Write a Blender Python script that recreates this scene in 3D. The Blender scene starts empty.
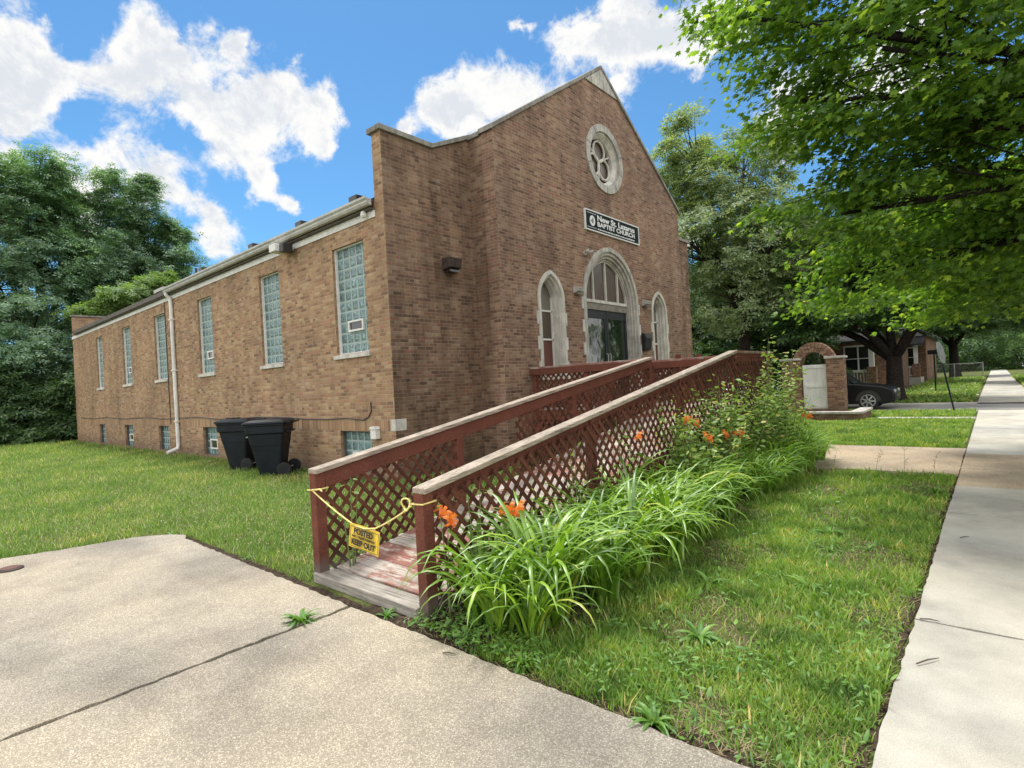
import bpy, bmesh, math, random
import numpy as np
from mathutils import Vector, Matrix, noise
R_ = math.radians
PI = math.pi
rnd = random.Random(7)
rng = np.random.default_rng(11)
scene = bpy.context.scene
C = scene.collection

# ------------------------------------------------------------------ node helper
class NT:
    def __init__(s, tree):
        s.t = tree; s.n = tree.nodes; s.l = tree.links
    def add(s, typ, **kw):
        nd = s.n.new(typ)
        for k, v in kw.items(): setattr(nd, k, v)
        return nd
    def put(s, sock, v):
        if isinstance(v, bpy.types.NodeSocket): s.l.new(v, sock)
        elif v is not None:
            if isinstance(v, tuple) and len(v) == 3 and sock.type == 'RGBA': v = (*v, 1)
            sock.default_value = v
    def m(s, op, a, b=None, c=None, clamp=False):
        nd = s.add('ShaderNodeMath', operation=op, use_clamp=clamp)
        for i, v in enumerate((a, b, c)):
            if v is not None: s.put(nd.inputs[i], v)
        return nd.outputs[0]
    def vm(s, op, a, b=None, sc=None):
        nd = s.add('ShaderNodeVectorMath', operation=op)
        s.put(nd.inputs[0], a)
        if b is not None: s.put(nd.inputs[1], b)
        if sc is not None: s.put(nd.inputs['Scale'], sc)
        return nd.outputs['Value'] if op in ('LENGTH', 'DISTANCE', 'DOT_PRODUCT') else nd.outputs[0]
    def mix(s, f, a, b, blend='MIX'):
        nd = s.add('ShaderNodeMix', data_type='RGBA', blend_type=blend)
        s.put(nd.inputs[0], f); s.put(nd.inputs[6], a); s.put(nd.inputs[7], b)
        return nd.outputs[2]
    def noise(s, vec, scale=5, detail=4, rough=.55, out=0, dist=0):
        nd = s.add('ShaderNodeTexNoise')
        if vec is not None: s.put(nd.inputs['Vector'], vec)
        nd.inputs['Scale'].default_value = scale; nd.inputs['Detail'].default_value = detail
        nd.inputs['Roughness'].default_value = rough; nd.inputs['Distortion'].default_value = dist
        return nd.outputs[out]
    def ramp(s, f, stops, const=False):
        nd = s.add('ShaderNodeValToRGB'); r = nd.color_ramp
        if const: r.interpolation = 'CONSTANT'
        while len(r.elements) < len(stops): r.elements.new(.5)
        for e, (p, c) in zip(r.elements, stops):
            e.position = p; e.color = (*c, 1) if isinstance(c, tuple) else (c, c, c, 1)
        s.put(nd.inputs[0], f); return nd.outputs[0]
    def sstep(s, v, a, b):
        nd = s.add('ShaderNodeMapRange', interpolation_type='SMOOTHSTEP')
        s.put(nd.inputs[0], v); nd.inputs[1].default_value = a; nd.inputs[2].default_value = b
        return nd.outputs[0]
    def pos(s): return s.add('ShaderNodeNewGeometry').outputs['Position']
    def island(s): return s.add('ShaderNodeNewGeometry').outputs['Random Per Island']
    def comb(s, x, y, z=0.0):
        nd = s.add('ShaderNodeCombineXYZ')
        for i, v in enumerate((x, y, z)): s.put(nd.inputs[i], v)
        return nd.outputs[0]
    def sep(s, v):
        nd = s.add('ShaderNodeSeparateXYZ'); s.put(nd.inputs[0], v); return nd.outputs
    def bump(s, h, dist=.01, strength=1.0):
        nd = s.add('ShaderNodeBump'); nd.inputs['Strength'].default_value = strength
        nd.inputs['Distance'].default_value = dist; s.put(nd.inputs['Height'], h); return nd.outputs[0]
def newmat(name):
    mt = bpy.data.materials.new(name); mt.use_nodes = True
    t = NT(mt.node_tree); t.n.clear()
    out = t.add('ShaderNodeOutputMaterial'); bs = t.add('ShaderNodeBsdfPrincipled')
    t.l.new(bs.outputs[0], out.inputs[0])
    return mt, t, bs, out
def simple(name, col, rough=.6, metal=0, var=.18, scale=6, bump=0, bscale=60, spec=.5):
    mt, t, bs, _ = newmat(name)
    n = t.noise(t.pos(), scale, 5)
    dark = tuple(c*(1-var*2) for c in col); lite = tuple(min(1, c*(1+var)) for c in col)
    t.put(bs.inputs['Base Color'], t.ramp(n, [(.3, dark), (.7, lite)]))
    bs.inputs['Roughness'].default_value = rough; bs.inputs['Metallic'].default_value = metal
    bs.inputs['Specular IOR Level'].default_value = spec
    if bump: t.put(bs.inputs['Normal'], t.bump(t.noise(t.pos(), bscale, 3), bump))
    return mt

# ------------------------------------------------------------------ materials
def brick_mat(name, stops, mortar, stain=.5, soldier=False, rowh=.0677):
    mt, t, bs, _ = newmat(name)
    uv = t.add('ShaderNodeUVMap').outputs[0]
    jit = t.noise(uv, 9, 2, out=1)
    uvj = t.vm('ADD', uv, t.vm('SCALE', t.vm('SUBTRACT', jit, (.5, .5, .5)), sc=.006))
    x, y, _z = t.sep(uvj)
    def layout(u, v, bw, bh, header):
        rv = t.m('DIVIDE', v, bh); row = t.m('FLOOR', rv); fv = t.m('FRACT', rv)
        if header:
            hd = t.m('COMPARE', t.m('MODULO', t.m('ADD', row, 600), 7), 3, .1)
            w = t.m('SUBTRACT', bw, t.m('MULTIPLY', hd, bw*.45))
        else: w = bw
        uu = t.m('ADD', t.m('DIVIDE', u, w), t.m('MULTIPLY', t.m('MODULO', t.m('ADD', row, 600), 2), .5))
        idx = t.m('FLOOR', uu); fu = t.m('FRACT', uu)
        du = t.m('MULTIPLY', t.m('MINIMUM', fu, t.m('SUBTRACT', 1, fu)), w)
        dv = t.m('MULTIPLY', t.m('MINIMUM', fv, t.m('SUBTRACT', 1, fv)), bh)
        return t.m('MINIMUM', du, dv), t.comb(idx, row)
    d, key = layout(x, y, .2032, rowh, True)
    if soldier:
        d2, k2 = layout(x, t.m('ADD', y, -.86+.215*10), .0677, .215, False)
        f = t.m('MULTIPLY', t.m('GREATER_THAN', y, .86), t.m('LESS_THAN', y, 1.075))
        d = t.add('ShaderNodeMix'); dd = d; t.put(dd.inputs[0], f)
        d1, key1 = layout(x, y, .2032, rowh, True)
        t.put(dd.inputs[2], d1); t.put(dd.inputs[3], d2); d = dd.outputs[0]
        key = t.mix(f, key, t.vm('ADD', k2, (77, 31, 0)))
    wn = t.add('ShaderNodeTexWhiteNoise', noise_dimensions='2D'); t.put(wn.inputs['Vector'], key)
    col = t.ramp(wn.outputs[0], stops, True)
    fine = t.noise(uv, 130, 4, .7)
    col = t.mix(.55, col, t.mix(1.0, col, t.ramp(fine, [(.25, .45), (.75, 1.5)]), 'MULTIPLY'))
    mask = t.sstep(d, .0034, .0076)
    mcol = t.mix(t.noise(uv, 3, 3), tuple(c*.75 for c in mortar), mortar)
    col = t.mix(mask, mcol, col)
    big = t.noise(t.comb(t.m('MULTIPLY', x, 1.9), t.m('MULTIPLY', y, .32)), 1.1, 7, .66)
    sc = 1-.55*stain
    col = t.mix(1.0, col, t.ramp(big, [(.32, (sc, sc, sc*1.02)), (.62, (1.0, 1.0, 1.0)), (.8, (1.12, 1.1, 1.06))]), 'MULTIPLY')
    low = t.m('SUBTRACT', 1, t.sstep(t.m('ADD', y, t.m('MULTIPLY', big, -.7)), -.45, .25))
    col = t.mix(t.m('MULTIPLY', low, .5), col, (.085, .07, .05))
    pat = t.noise(uv, .45, 6, .6); col = t.mix(1.0, col, t.ramp(pat, [(.35, (.80, .81, .83)), (.6, (1.0, .99, .97))]), 'MULTIPLY')
    eff = t.noise(uv, .9, 5, .7)
    col = t.mix(t.m('MULTIPLY', t.sstep(eff, .56, .75), .22), col, (.42, .38, .33))
    t.put(bs.inputs['Base Color'], col); bs.inputs['Roughness'].default_value = .92
    bs.inputs['Specular IOR Level'].default_value = .2
    h = t.m('ADD', mask, t.m('MULTIPLY', fine, .35))
    t.put(bs.inputs['Normal'], t.bump(h, .006, .9))
    return mt
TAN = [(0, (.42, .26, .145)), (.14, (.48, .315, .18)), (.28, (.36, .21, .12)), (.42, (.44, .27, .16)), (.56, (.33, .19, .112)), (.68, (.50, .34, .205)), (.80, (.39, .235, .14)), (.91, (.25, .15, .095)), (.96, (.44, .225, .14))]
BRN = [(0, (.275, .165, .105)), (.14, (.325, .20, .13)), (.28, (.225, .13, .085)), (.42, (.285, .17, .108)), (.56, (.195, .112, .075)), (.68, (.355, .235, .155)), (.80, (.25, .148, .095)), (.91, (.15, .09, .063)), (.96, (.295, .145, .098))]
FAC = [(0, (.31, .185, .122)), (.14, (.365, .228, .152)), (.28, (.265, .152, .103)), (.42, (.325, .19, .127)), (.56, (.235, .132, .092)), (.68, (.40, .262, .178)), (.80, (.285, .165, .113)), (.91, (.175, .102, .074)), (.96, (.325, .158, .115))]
M = {}
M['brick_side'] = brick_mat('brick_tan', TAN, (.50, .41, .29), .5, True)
M['brick_front'] = brick_mat('brick_brown', FAC, (.46, .37, .27), .65)  # darker than the side brick: staining, plus weaker light tinted in
M['brick_shoulder'] = brick_mat('brick_dark', BRN, (.38, .31, .235), 1.1)  # darkest tint: heavy staining and dimmer light, both in the brick colour
M['brick_red'] = brick_mat('brick_red', [(0, (.25, .13, .08)), (.3, (.33, .19, .12)), (.6, (.20, .10, .07)), (.85, (.37, .24, .16))], (.33, .28, .22), .5)

def stone_mat(name, col, stain=.5, rough=.85, streak=True):
    mt, t, bs, _ = newmat(name); P = t.pos()
    n = t.noise(P, 3.5, 8, .65); n2 = t.noise(t.vm('MULTIPLY', P, (6, 6, .9)), 1.5, 5, .6); n3 = t.noise(P, 60, 3)
    c = t.mix(1.0, col, t.ramp(n, [(.3, 1-stain), (.65, 1.05)]), 'MULTIPLY')
    if streak: c = t.mix(1.0, c, t.ramp(n2, [(.35, 1-stain*.8), (.6, 1.0)]), 'MULTIPLY')
    c = t.mix(.4, c, t.mix(1.0, c, t.ramp(n3, [(.3, .6), (.7, 1.3)]), 'MULTIPLY'))
    t.put(bs.inputs['Base Color'], c); bs.inputs['Roughness'].default_value = rough
    bs.inputs['Specular IOR Level'].default_value = .25
    t.put(bs.inputs['Normal'], t.bump(t.m('ADD', n3, n), .004)); return mt
M['stone'] = stone_mat('limestone', (.70, .67, .60), .30)
M['stone_grey'] = stone_mat('weathered_limestone', (.56, .53, .47), .40)
M['coping'] = stone_mat('coping_stone', (.33, .31, .27), .45)
M['white'] = stone_mat('white_painted_wood', (.80, .79, .75), .14, .55)
M['gutter'] = stone_mat('gutter_metal', (.52, .51, .47), .22, .45)
M['trim_dark'] = simple('dark_bronze_trim', (.03, .028, .026), .4)
M['black_metal'] = simple('black_metal', (.012, .013, .016), .45)
M['shingle'] = simple('asphalt_shingles', (.06, .055, .052), .95, 0, .3, 30, .01)
M['soffit'] = simple('dark_soffit', (.12, .105, .09), .8)
M['rust'] = simple('rusty_brown_metal', (.055, .034, .028), .7, 0, .3, 12)

def concrete(name, col, agg=1.0, pebble=70, stain=.35, crack=False, speck=.5):
    mt, t, bs, _ = newmat(name); P = t.pos()
    big = t.noise(P, .7, 7, .62); mid = t.noise(P, 4.5, 6, .6)
    vo = t.add('ShaderNodeTexVoronoi'); t.put(vo.inputs['Vector'], P); vo.inputs['Scale'].default_value = pebble
    cellr = t.sep(vo.outputs['Color'])[0]
    fine = t.noise(P, 260, 2, .6)
    pc = t.ramp(cellr, [(0, tuple(c*(1-.55*agg) for c in col)), (.2, tuple(c*(1-.2*agg) for c in col)), (.55, col), (.85, tuple(min(.85, c*(1+.28*agg)) for c in col)), (1, tuple(min(.85, c*(1+.5*agg)) for c in col))])
    c = t.mix(t.sstep(vo.outputs['Distance'], .25, .75), pc, tuple(c*.62 for c in col))
    c = t.mix(1-agg*.9, c, col)
    c = t.mix(1.0, c, t.ramp(big, [(.36, (1-stain, 1-stain, 1-stain*.95)), (.56, (1, 1, 1)), (.75, (1.1, 1.08, 1.04))]), 'MULTIPLY')
    c = t.mix(1.0, c, t.ramp(mid, [(.3, (.93, .925, .92)), (.62, (1.03, 1.03, 1.03))]), 'MULTIPLY')
    c = t.mix(speck, c, t.mix(1.0, c, t.ramp(fine, [(.3, .55), (.7, 1.4)]), 'MULTIPLY'))
    spots = t.noise(P, 14, 4, .75); c = t.mix(t.m('MULTIPLY', t.sstep(spots, .66, .74), .45), c, tuple(q_*.45 for q_ in col))
    yel = t.noise(P, .33, 5, .6); c = t.mix(1.0, c, t.ramp(yel, [(.35, (.90, .92, .95)), (.62, (1.05, 1.01, .95))]), 'MULTIPLY')
    t.put(bs.inputs['Base Color'], c); bs.inputs['Roughness'].default_value = .92; bs.inputs['Specular IOR Level'].default_value = .25
    h = t.m('ADD', t.m('MULTIPLY', vo.outputs['Distance'], -.7*agg), t.m('ADD', fine, t.m('MULTIPLY', mid, 1.0)))
    t.put(bs.inputs['Normal'], t.bump(h, .004)); return mt
M['drive'] = concrete('exposed_aggregate_concrete', (.485, .435, .35), 1.0, 130, .36, speck=.9)
M['walk'] = concrete('pale_sidewalk_concrete', (.55, .525, .455), .30, 140, .34, speck=.55)
M['walk_pink'] = concrete('old_pinkish_concrete', (.56, .45, .33), .7, 60, .28)
M['asphalt'] = concrete('worn_asphalt', (.34, .33, .31), .5, 60, .3)

def soil_mat():
    mt, t, bs, _ = newmat('soil_and_turf'); P = t.pos()
    a = t.noise(P, 1.1, 6, .6); b = t.noise(P, 38, 5, .7)
    c = t.ramp(a, [(.35, (.085, .12, .03)), (.5, (.11, .135, .04)), (.62, (.16, .145, .075))])
    c = t.mix(1.0, c, t.ramp(b, [(.3, .35), (.7, 1.5)]), 'MULTIPLY')
    t.put(bs.inputs['Base Color'], c); bs.inputs['Roughness'].default_value = 1; bs.inputs['Specular IOR Level'].default_value = .1
    t.put(bs.inputs['Normal'], t.bump(b, .03)); return mt
M['soil'] = soil_mat()
M['dirt'] = simple('bare_dark_soil', (.075, .055, .038), 1, 0, .35, 25, .02, 60, .1)

LEAFK = {'lime_tree_leaves': (2.0, 1.8, 2.0), 'maple_leaves': (1.8, 1.6, 1.6), 'dark_tree_leaves': (2.4, 2.1, 2.1), 'haze_tinted_leaves': (3.2, 2.75, 2.9), 'light_tree_leaves': (2.1, 1.8, 3.2), 'daylily_leaves': (1.8, 1.6, 1.0), 'shaded_daylily_leaves': (2.0, 1.8, 1.1), 'shrub_leaves': (2.3, 2.0, 1.8), 'grass_blades': (1.65, 1.5, 1.25), 'grass_blades_back': (1.2, 1.36, 1.25), 'weed_leaves': (1.6, 1.5, 1.1), 'dry_straw': (1.2, 1.2, 1.2), 'orange_petals': (1, 1, 1)}
def leaf_mat(name, stops, trans=.45, gloss=.12, patch=None, rough=.5, back=1.25):
    mt = bpy.data.materials.new(name); mt.use_nodes = True
    t = NT(mt.node_tree); t.n.clear(); out = t.add('ShaderNodeOutputMaterial')
    k_ = LEAFK.get(name, (1.5, 1.5, 1.3)); stops = [(p, tuple(min(.8, a*b) for a, b in zip(q, k_))) for p, q in stops]
    c = t.ramp(t.island(), stops)
    if patch:
        sc, pstops = patch
        c = t.mix(1.0, c, t.ramp(t.noise(t.pos(), sc, 5, .6), pstops), 'MULTIPLY')
    d = t.add('ShaderNodeBsdfDiffuse'); t.put(d.inputs[0], c)
    tr = t.add('ShaderNodeBsdfTranslucent'); t.put(tr.inputs[0], t.mix(1.0, c, (back*1.15, back*1.2, back*.55), 'MULTIPLY'))
    g = t.add('ShaderNodeBsdfGlossy'); g.inputs['Roughness'].default_value = rough; g.inputs[0].default_value = (.9, .95, 1, 1)
    m1 = t.add('ShaderNodeMixShader'); m1.inputs[0].default_value = trans
    t.l.new(d.outputs[0], m1.inputs[1]); t.l.new(tr.outputs[0], m1.inputs[2])
    m2 = t.add('ShaderNodeMixShader'); m2.inputs[0].default_value = gloss*.3
    t.l.new(m1.outputs[0], m2.inputs[1]); t.l.new(g.outputs[0], m2.inputs[2]); t.l.new(m2.outputs[0], out.inputs[0])
    return mt
M['maple'] = leaf_mat('maple_leaves', [(0, (.045, .10, .016)), (.5, (.075, .155, .022)), (.85, (.105, .20, .028)), (.93, (.20, .32, .04)), (1, (.26, .38, .05))], .5, .1)
M['leaf_dark'] = leaf_mat('dark_tree_leaves', [(0, (.022, .055, .022)), (.6, (.04, .085, .03)), (1, (.075, .125, .045))], .35, .1, (.25, [(.35, .7), (.65, 1.25)]))
M['leaf_blue'] = leaf_mat('haze_tinted_leaves', [(0, (.030, .066, .036)), (.6, (.050, .098, .050)), (1, (.085, .145, .075))], .35, .16, (.22, [(.35, .7), (.65, 1.35)]))  # distance haze is mixed into the leaf colour as a bluish lift
M['leaf_light'] = leaf_mat('light_tree_leaves', [(0, (.075, .12, .03)), (.6, (.12, .18, .05)), (1, (.2, .26, .09))], .45, .12)
M['leaf_lime'] = leaf_mat('lime_tree_leaves', [(0, (.06, .115, .035)), (.6, (.09, .155, .045)), (1, (.13, .20, .06))], .45, .1)
M['lily'] = leaf_mat('daylily_leaves', [(0, (.055, .12, .018)), (.5, (.12, .235, .035)), (.9, (.20, .33, .06)), (.985, (.22, .33, .06)), (1, (.36, .30, .12))], .35, .22, None, .4)
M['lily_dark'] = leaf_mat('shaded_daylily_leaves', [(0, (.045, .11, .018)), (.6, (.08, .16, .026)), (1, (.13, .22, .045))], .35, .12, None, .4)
M['shrub'] = leaf_mat('shrub_leaves', [(0, (.06, .12, .025)), (.6, (.10, .175, .04)), (.92, (.16, .23, .07)), (1, (.33, .29, .14))], .4, .12)
M['grass'] = leaf_mat('grass_blades', [(0, (.08, .15, .025)), (.5, (.125, .22, .04)), (.86, (.17, .27, .055)), (.95, (.28, .28, .12)), (1, (.46, .40, .22))], .4, .08,
    (2.3, [(.34, (.38, .50, .38)), (.47, (.80, .90, .76)), (.56, (1.05, 1.05, 1.0)), (.70, (1.7, 1.3, 1.5))]))
M['grass_far'] = leaf_mat('grass_blades_back', [(0, (.10, .15, .035)), (.55, (.15, .215, .05)), (.84, (.20, .27, .07)), (.92, (.34, .32, .16)), (1, (.46, .41, .24))], .4, .06,
    (.8, [(.3, (.66, .78, .65)), (.5, (1, 1, 1)), (.66, (1.6, 1.22, 1.5))]))
M['weed'] = leaf_mat('weed_leaves', [(0, (.06, .14, .03)), (.6, (.09, .19, .04)), (1, (.14, .25, .06))], .35, .12)
M['straw'] = leaf_mat('dry_straw', [(0, (.20, .15, .08)), (.6, (.30, .24, .14)), (1, (.42, .35, .22))], .2, .05)
M['petal'] = leaf_mat('orange_petals', [(0, (.75, .17, .03)), (.5, (.85, .24, .05)), (1, (.9, .30, .08))], .35, .08, None, .5, 1.1)
M['stalk'] = simple('green_stalk', (.14, .19, .06), .7)
M['bark'] = simple('bark', (.055, .043, .034), .95, 0, .35, 14, .03, 22, .2)
M['bark_dark'] = simple('dark_bark', (.03, .024, .02), .95, 0, .35, 14, .03, 22, .2)

def wood_red(name='red_painted_wood', wear=.5, base=(.185, .066, .044), under=(.30, .25, .20)):
    mt, t, bs, _ = newmat(name); P = t.pos()
    g = t.noise(t.vm('MULTIPLY', P, (9, 9, 9)), 1.2, 6, .65)
    f = t.noise(P, 55, 4, .7)
    c = t.mix(t.noise(P, 5, 4), tuple(k*.62 for k in base), tuple(k*1.35 for k in base))
    c = t.mix(t.sstep(g, 1.02-wear*.72, 1.12-wear*.72), c, under)
    c = t.mix(1.0, c, t.ramp(f, [(.3, .7), (.7, 1.25)]), 'MULTIPLY')
    c = t.mix(1.0, c, t.ramp(t.island(), [(0, (.62, .64, .68)), (.5, (1, 1, 1)), (1, (1.35, 1.28, 1.2))]), 'MULTIPLY')
    # grey, unpainted foot close to the wet ground
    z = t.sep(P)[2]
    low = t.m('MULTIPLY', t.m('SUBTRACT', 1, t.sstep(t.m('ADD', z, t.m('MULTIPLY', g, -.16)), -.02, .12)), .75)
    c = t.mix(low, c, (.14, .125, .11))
    t.put(bs.inputs['Base Color'], c); bs.inputs['Roughness'].default_value = .8; bs.inputs['Specular IOR Level'].default_value = .15
    t.put(bs.inputs['Normal'], t.bump(f, .003)); return mt
M['wood'] = wood_red()
M['lattice'] = wood_red('red_lattice_slats', .42, (.112, .046, .030), (.22, .14, .10))
def wood_grey(axis, name, col=(.36, .325, .28), redmask=0):
    mt, t, bs, _ = newmat(name); P = t.pos()
    sc = [70, 70, 70]; sc[axis] = 3
    g = t.noise(t.vm('MULTIPLY', P, tuple(sc)), 1, 5, .65)
    b = t.noise(P, 3.5, 5, .6)
    c = t.ramp(g, [(.3, tuple(k*.42 for k in col)), (.52, col), (.75, tuple(min(.7, k*1.45) for k in col))])
    c = t.mix(1.0, c, t.ramp(b, [(.3, .72), (.7, 1.2)]), 'MULTIPLY')
    c = t.mix(1.0, c, t.ramp(t.island(), [(0, .78), (1, 1.15)]), 'MULTIPLY')
    if redmask:
        rr = t.mix(t.noise(P, 9, 4), (.24, .105, .08), (.36, .17, .13))
        mk = t.noise(t.vm('MULTIPLY', P, (2.2, 5, 5)), 1.6, 7, .68)
        mk = t.m('ADD', mk, t.m('MULTIPLY', t.m('SUBTRACT', t.island(), .5), .22))
        c = t.mix(t.sstep(mk, redmask, redmask+.14), c, t.mix(1.0, rr, t.ramp(g, [(.3, .6), (.7, 1.2)]), 'MULTIPLY'))
    t.put(bs.inputs['Base Color'], c); bs.inputs['Roughness'].default_value = .85; bs.inputs['Specular IOR Level'].default_value = .25
    t.put(bs.inputs['Normal'], t.bump(g, .003)); return mt
M['cap_y'] = wood_grey(1, 'weathered_cap_wood', (.42, .35, .28), .60)
M['cap_x'] = wood_grey(0, 'weathered_cross_wood', (.40, .36, .31))
M['deck'] = wood_grey(0, 'worn_red_deck_boards', (.46, .40, .345), .475)
M['cap_red'] = wood_grey(0, 'worn_red_cap_wood', (.40, .33, .29), .36)

def glassblock_mat():
    mt, t, bs, _ = newmat('glass_block'); uv = t.add('ShaderNodeUVMap').outputs[0]
    x, y, _z = t.sep(uv); B = .2
    fx = t.m('FRACT', t.m('DIVIDE', x, B)); fy = t.m('FRACT', t.m('DIVIDE', y, B))
    ex = t.m('MINIMUM', fx, t.m('SUBTRACT', 1, fx)); ey = t.m('MINIMUM', fy, t.m('SUBTRACT', 1, fy))
    e = t.m('MINIMUM', ex, ey); mask = t.sstep(e, .035, .08)
    key = t.comb(t.m('FLOOR', t.m('DIVIDE', x, B)), t.m('FLOOR', t.m('DIVIDE', y, B)))
    wn = t.add('ShaderNodeTexWhiteNoise', noise_dimensions='2D'); t.put(wn.inputs['Vector'], key)
    wav = t.noise(uv, 16, 3, .6, dist=1.2)
    c = t.ramp(wav, [(.3, (.055, .10, .105)), (.5, (.13, .215, .215)), (.7, (.30, .41, .40))])
    c = t.mix(1.0, c, t.ramp(wn.outputs[0], [(0, .75), (1, 1.25)]), 'MULTIPLY')
    rim = t.sstep(e, .08, .2)
    c = t.mix(rim, (.19, .28, .275), c)
    c = t.mix(mask, (.34, .41, .39), c)
    t.put(bs.inputs['Base Color'], c)
    t.put(bs.inputs['Roughness'], t.m('SUBTRACT', .75, t.m('MULTIPLY', mask, .62)))
    h = t.m('ADD', t.sstep(e, .02, .3), t.m('MULTIPLY', wav, 1.1))
    t.put(bs.inputs['Normal'], t.bump(h, .016)); return mt
M['glassblock'] = glassblock_mat()
def pane(name, col, rough=.08, spec=.6):
    mt, t, bs, _ = newmat(name); P = t.pos()
    t.put(bs.inputs['Base Color'], t.mix(t.noise(P, 2.2, 4), tuple(c*.6 for c in col), tuple(c*1.3 for c in col)))
    bs.inputs['Roughness'].default_value = rough; bs.inputs['Specular IOR Level'].default_value = spec
    t.put(bs.inputs['Normal'], t.bump(t.noise(P, 1.7, 2), .01)); return mt
M['door_glass'] = pane('door_glass', (.012, .02, .014), .04, 1.0)
M['pane_brown'] = pane('brown_window_pane', (.085, .058, .042), .25)
M['pane_grey'] = pane('frosted_pane', (.16, .145, .12), .35)
M['pane_red'] = pane('red_brown_panel', (.13, .040, .025), .4)
M['pane_dark'] = pane('dark_pane', (.02, .022, .024), .1)
M['door_black'] = simple('dark_door_frame', (.012, .016, .022), .35)
M['beige'] = simple('beige_lintel', (.23, .20, .165), .8)
M['sign_black'] = simple('sign_black_green', (.008, .018, .018), .7, 0, .1, spec=.15)
M['sign_white'] = simple('sign_white', (.74, .75, .72), .5, 0, .06)
M['yellow'] = simple('yellow_sign_plastic', (.80, .56, .055), .4, 0, .08)
M['ink'] = simple('black_ink', (.02, .017, .012), .5, 0, .05)
M['rope'] = simple('yellow_rope', (.80, .68, .25), .7, 0, .15, 40)
M['bin'] = simple('dark_bin_plastic', (.007, .010, .016), .5, 0, .25, 5, .002, 200, .3)
M['rubber'] = simple('rubber', (.015, .015, .015), .85)
M['light_grey'] = simple('light_grey_metal', (.45, .44, .41), .5)
M['sign_back'] = simple('aluminium_sign_back', (.17, .18, .17), .6)
M['car_black'] = simple('black_car_paint', (.006, .006, .008), .3, 0, .05, 3, 0, 60, .3)
M['car_white'] = simple('white_car_paint', (.75, .76, .76), .2, 0, .05, 3, 0, 60, .8)
M['chrome'] = simple('alloy_wheel', (.5, .5, .5), .3, .8)
M['headlight'] = pane('headlight_glass', (.5, .5, .48), .1)
M['roof_far'] = simple('dark_house_roof', (.045, .042, .042), .95, 0, .3, 20)
M['siding'] = simple('pale_siding', (.55, .55, .53), .7)
M['terracotta'] = simple('red_brown_iron', (.13, .055, .04), .7, 0, .25, 30)
M['wire'] = simple('galvanised_wire', (.38, .39, .38), .5, .4)
M['stick'] = simple('dry_twig', (.12, .09, .065), .9)

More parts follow.
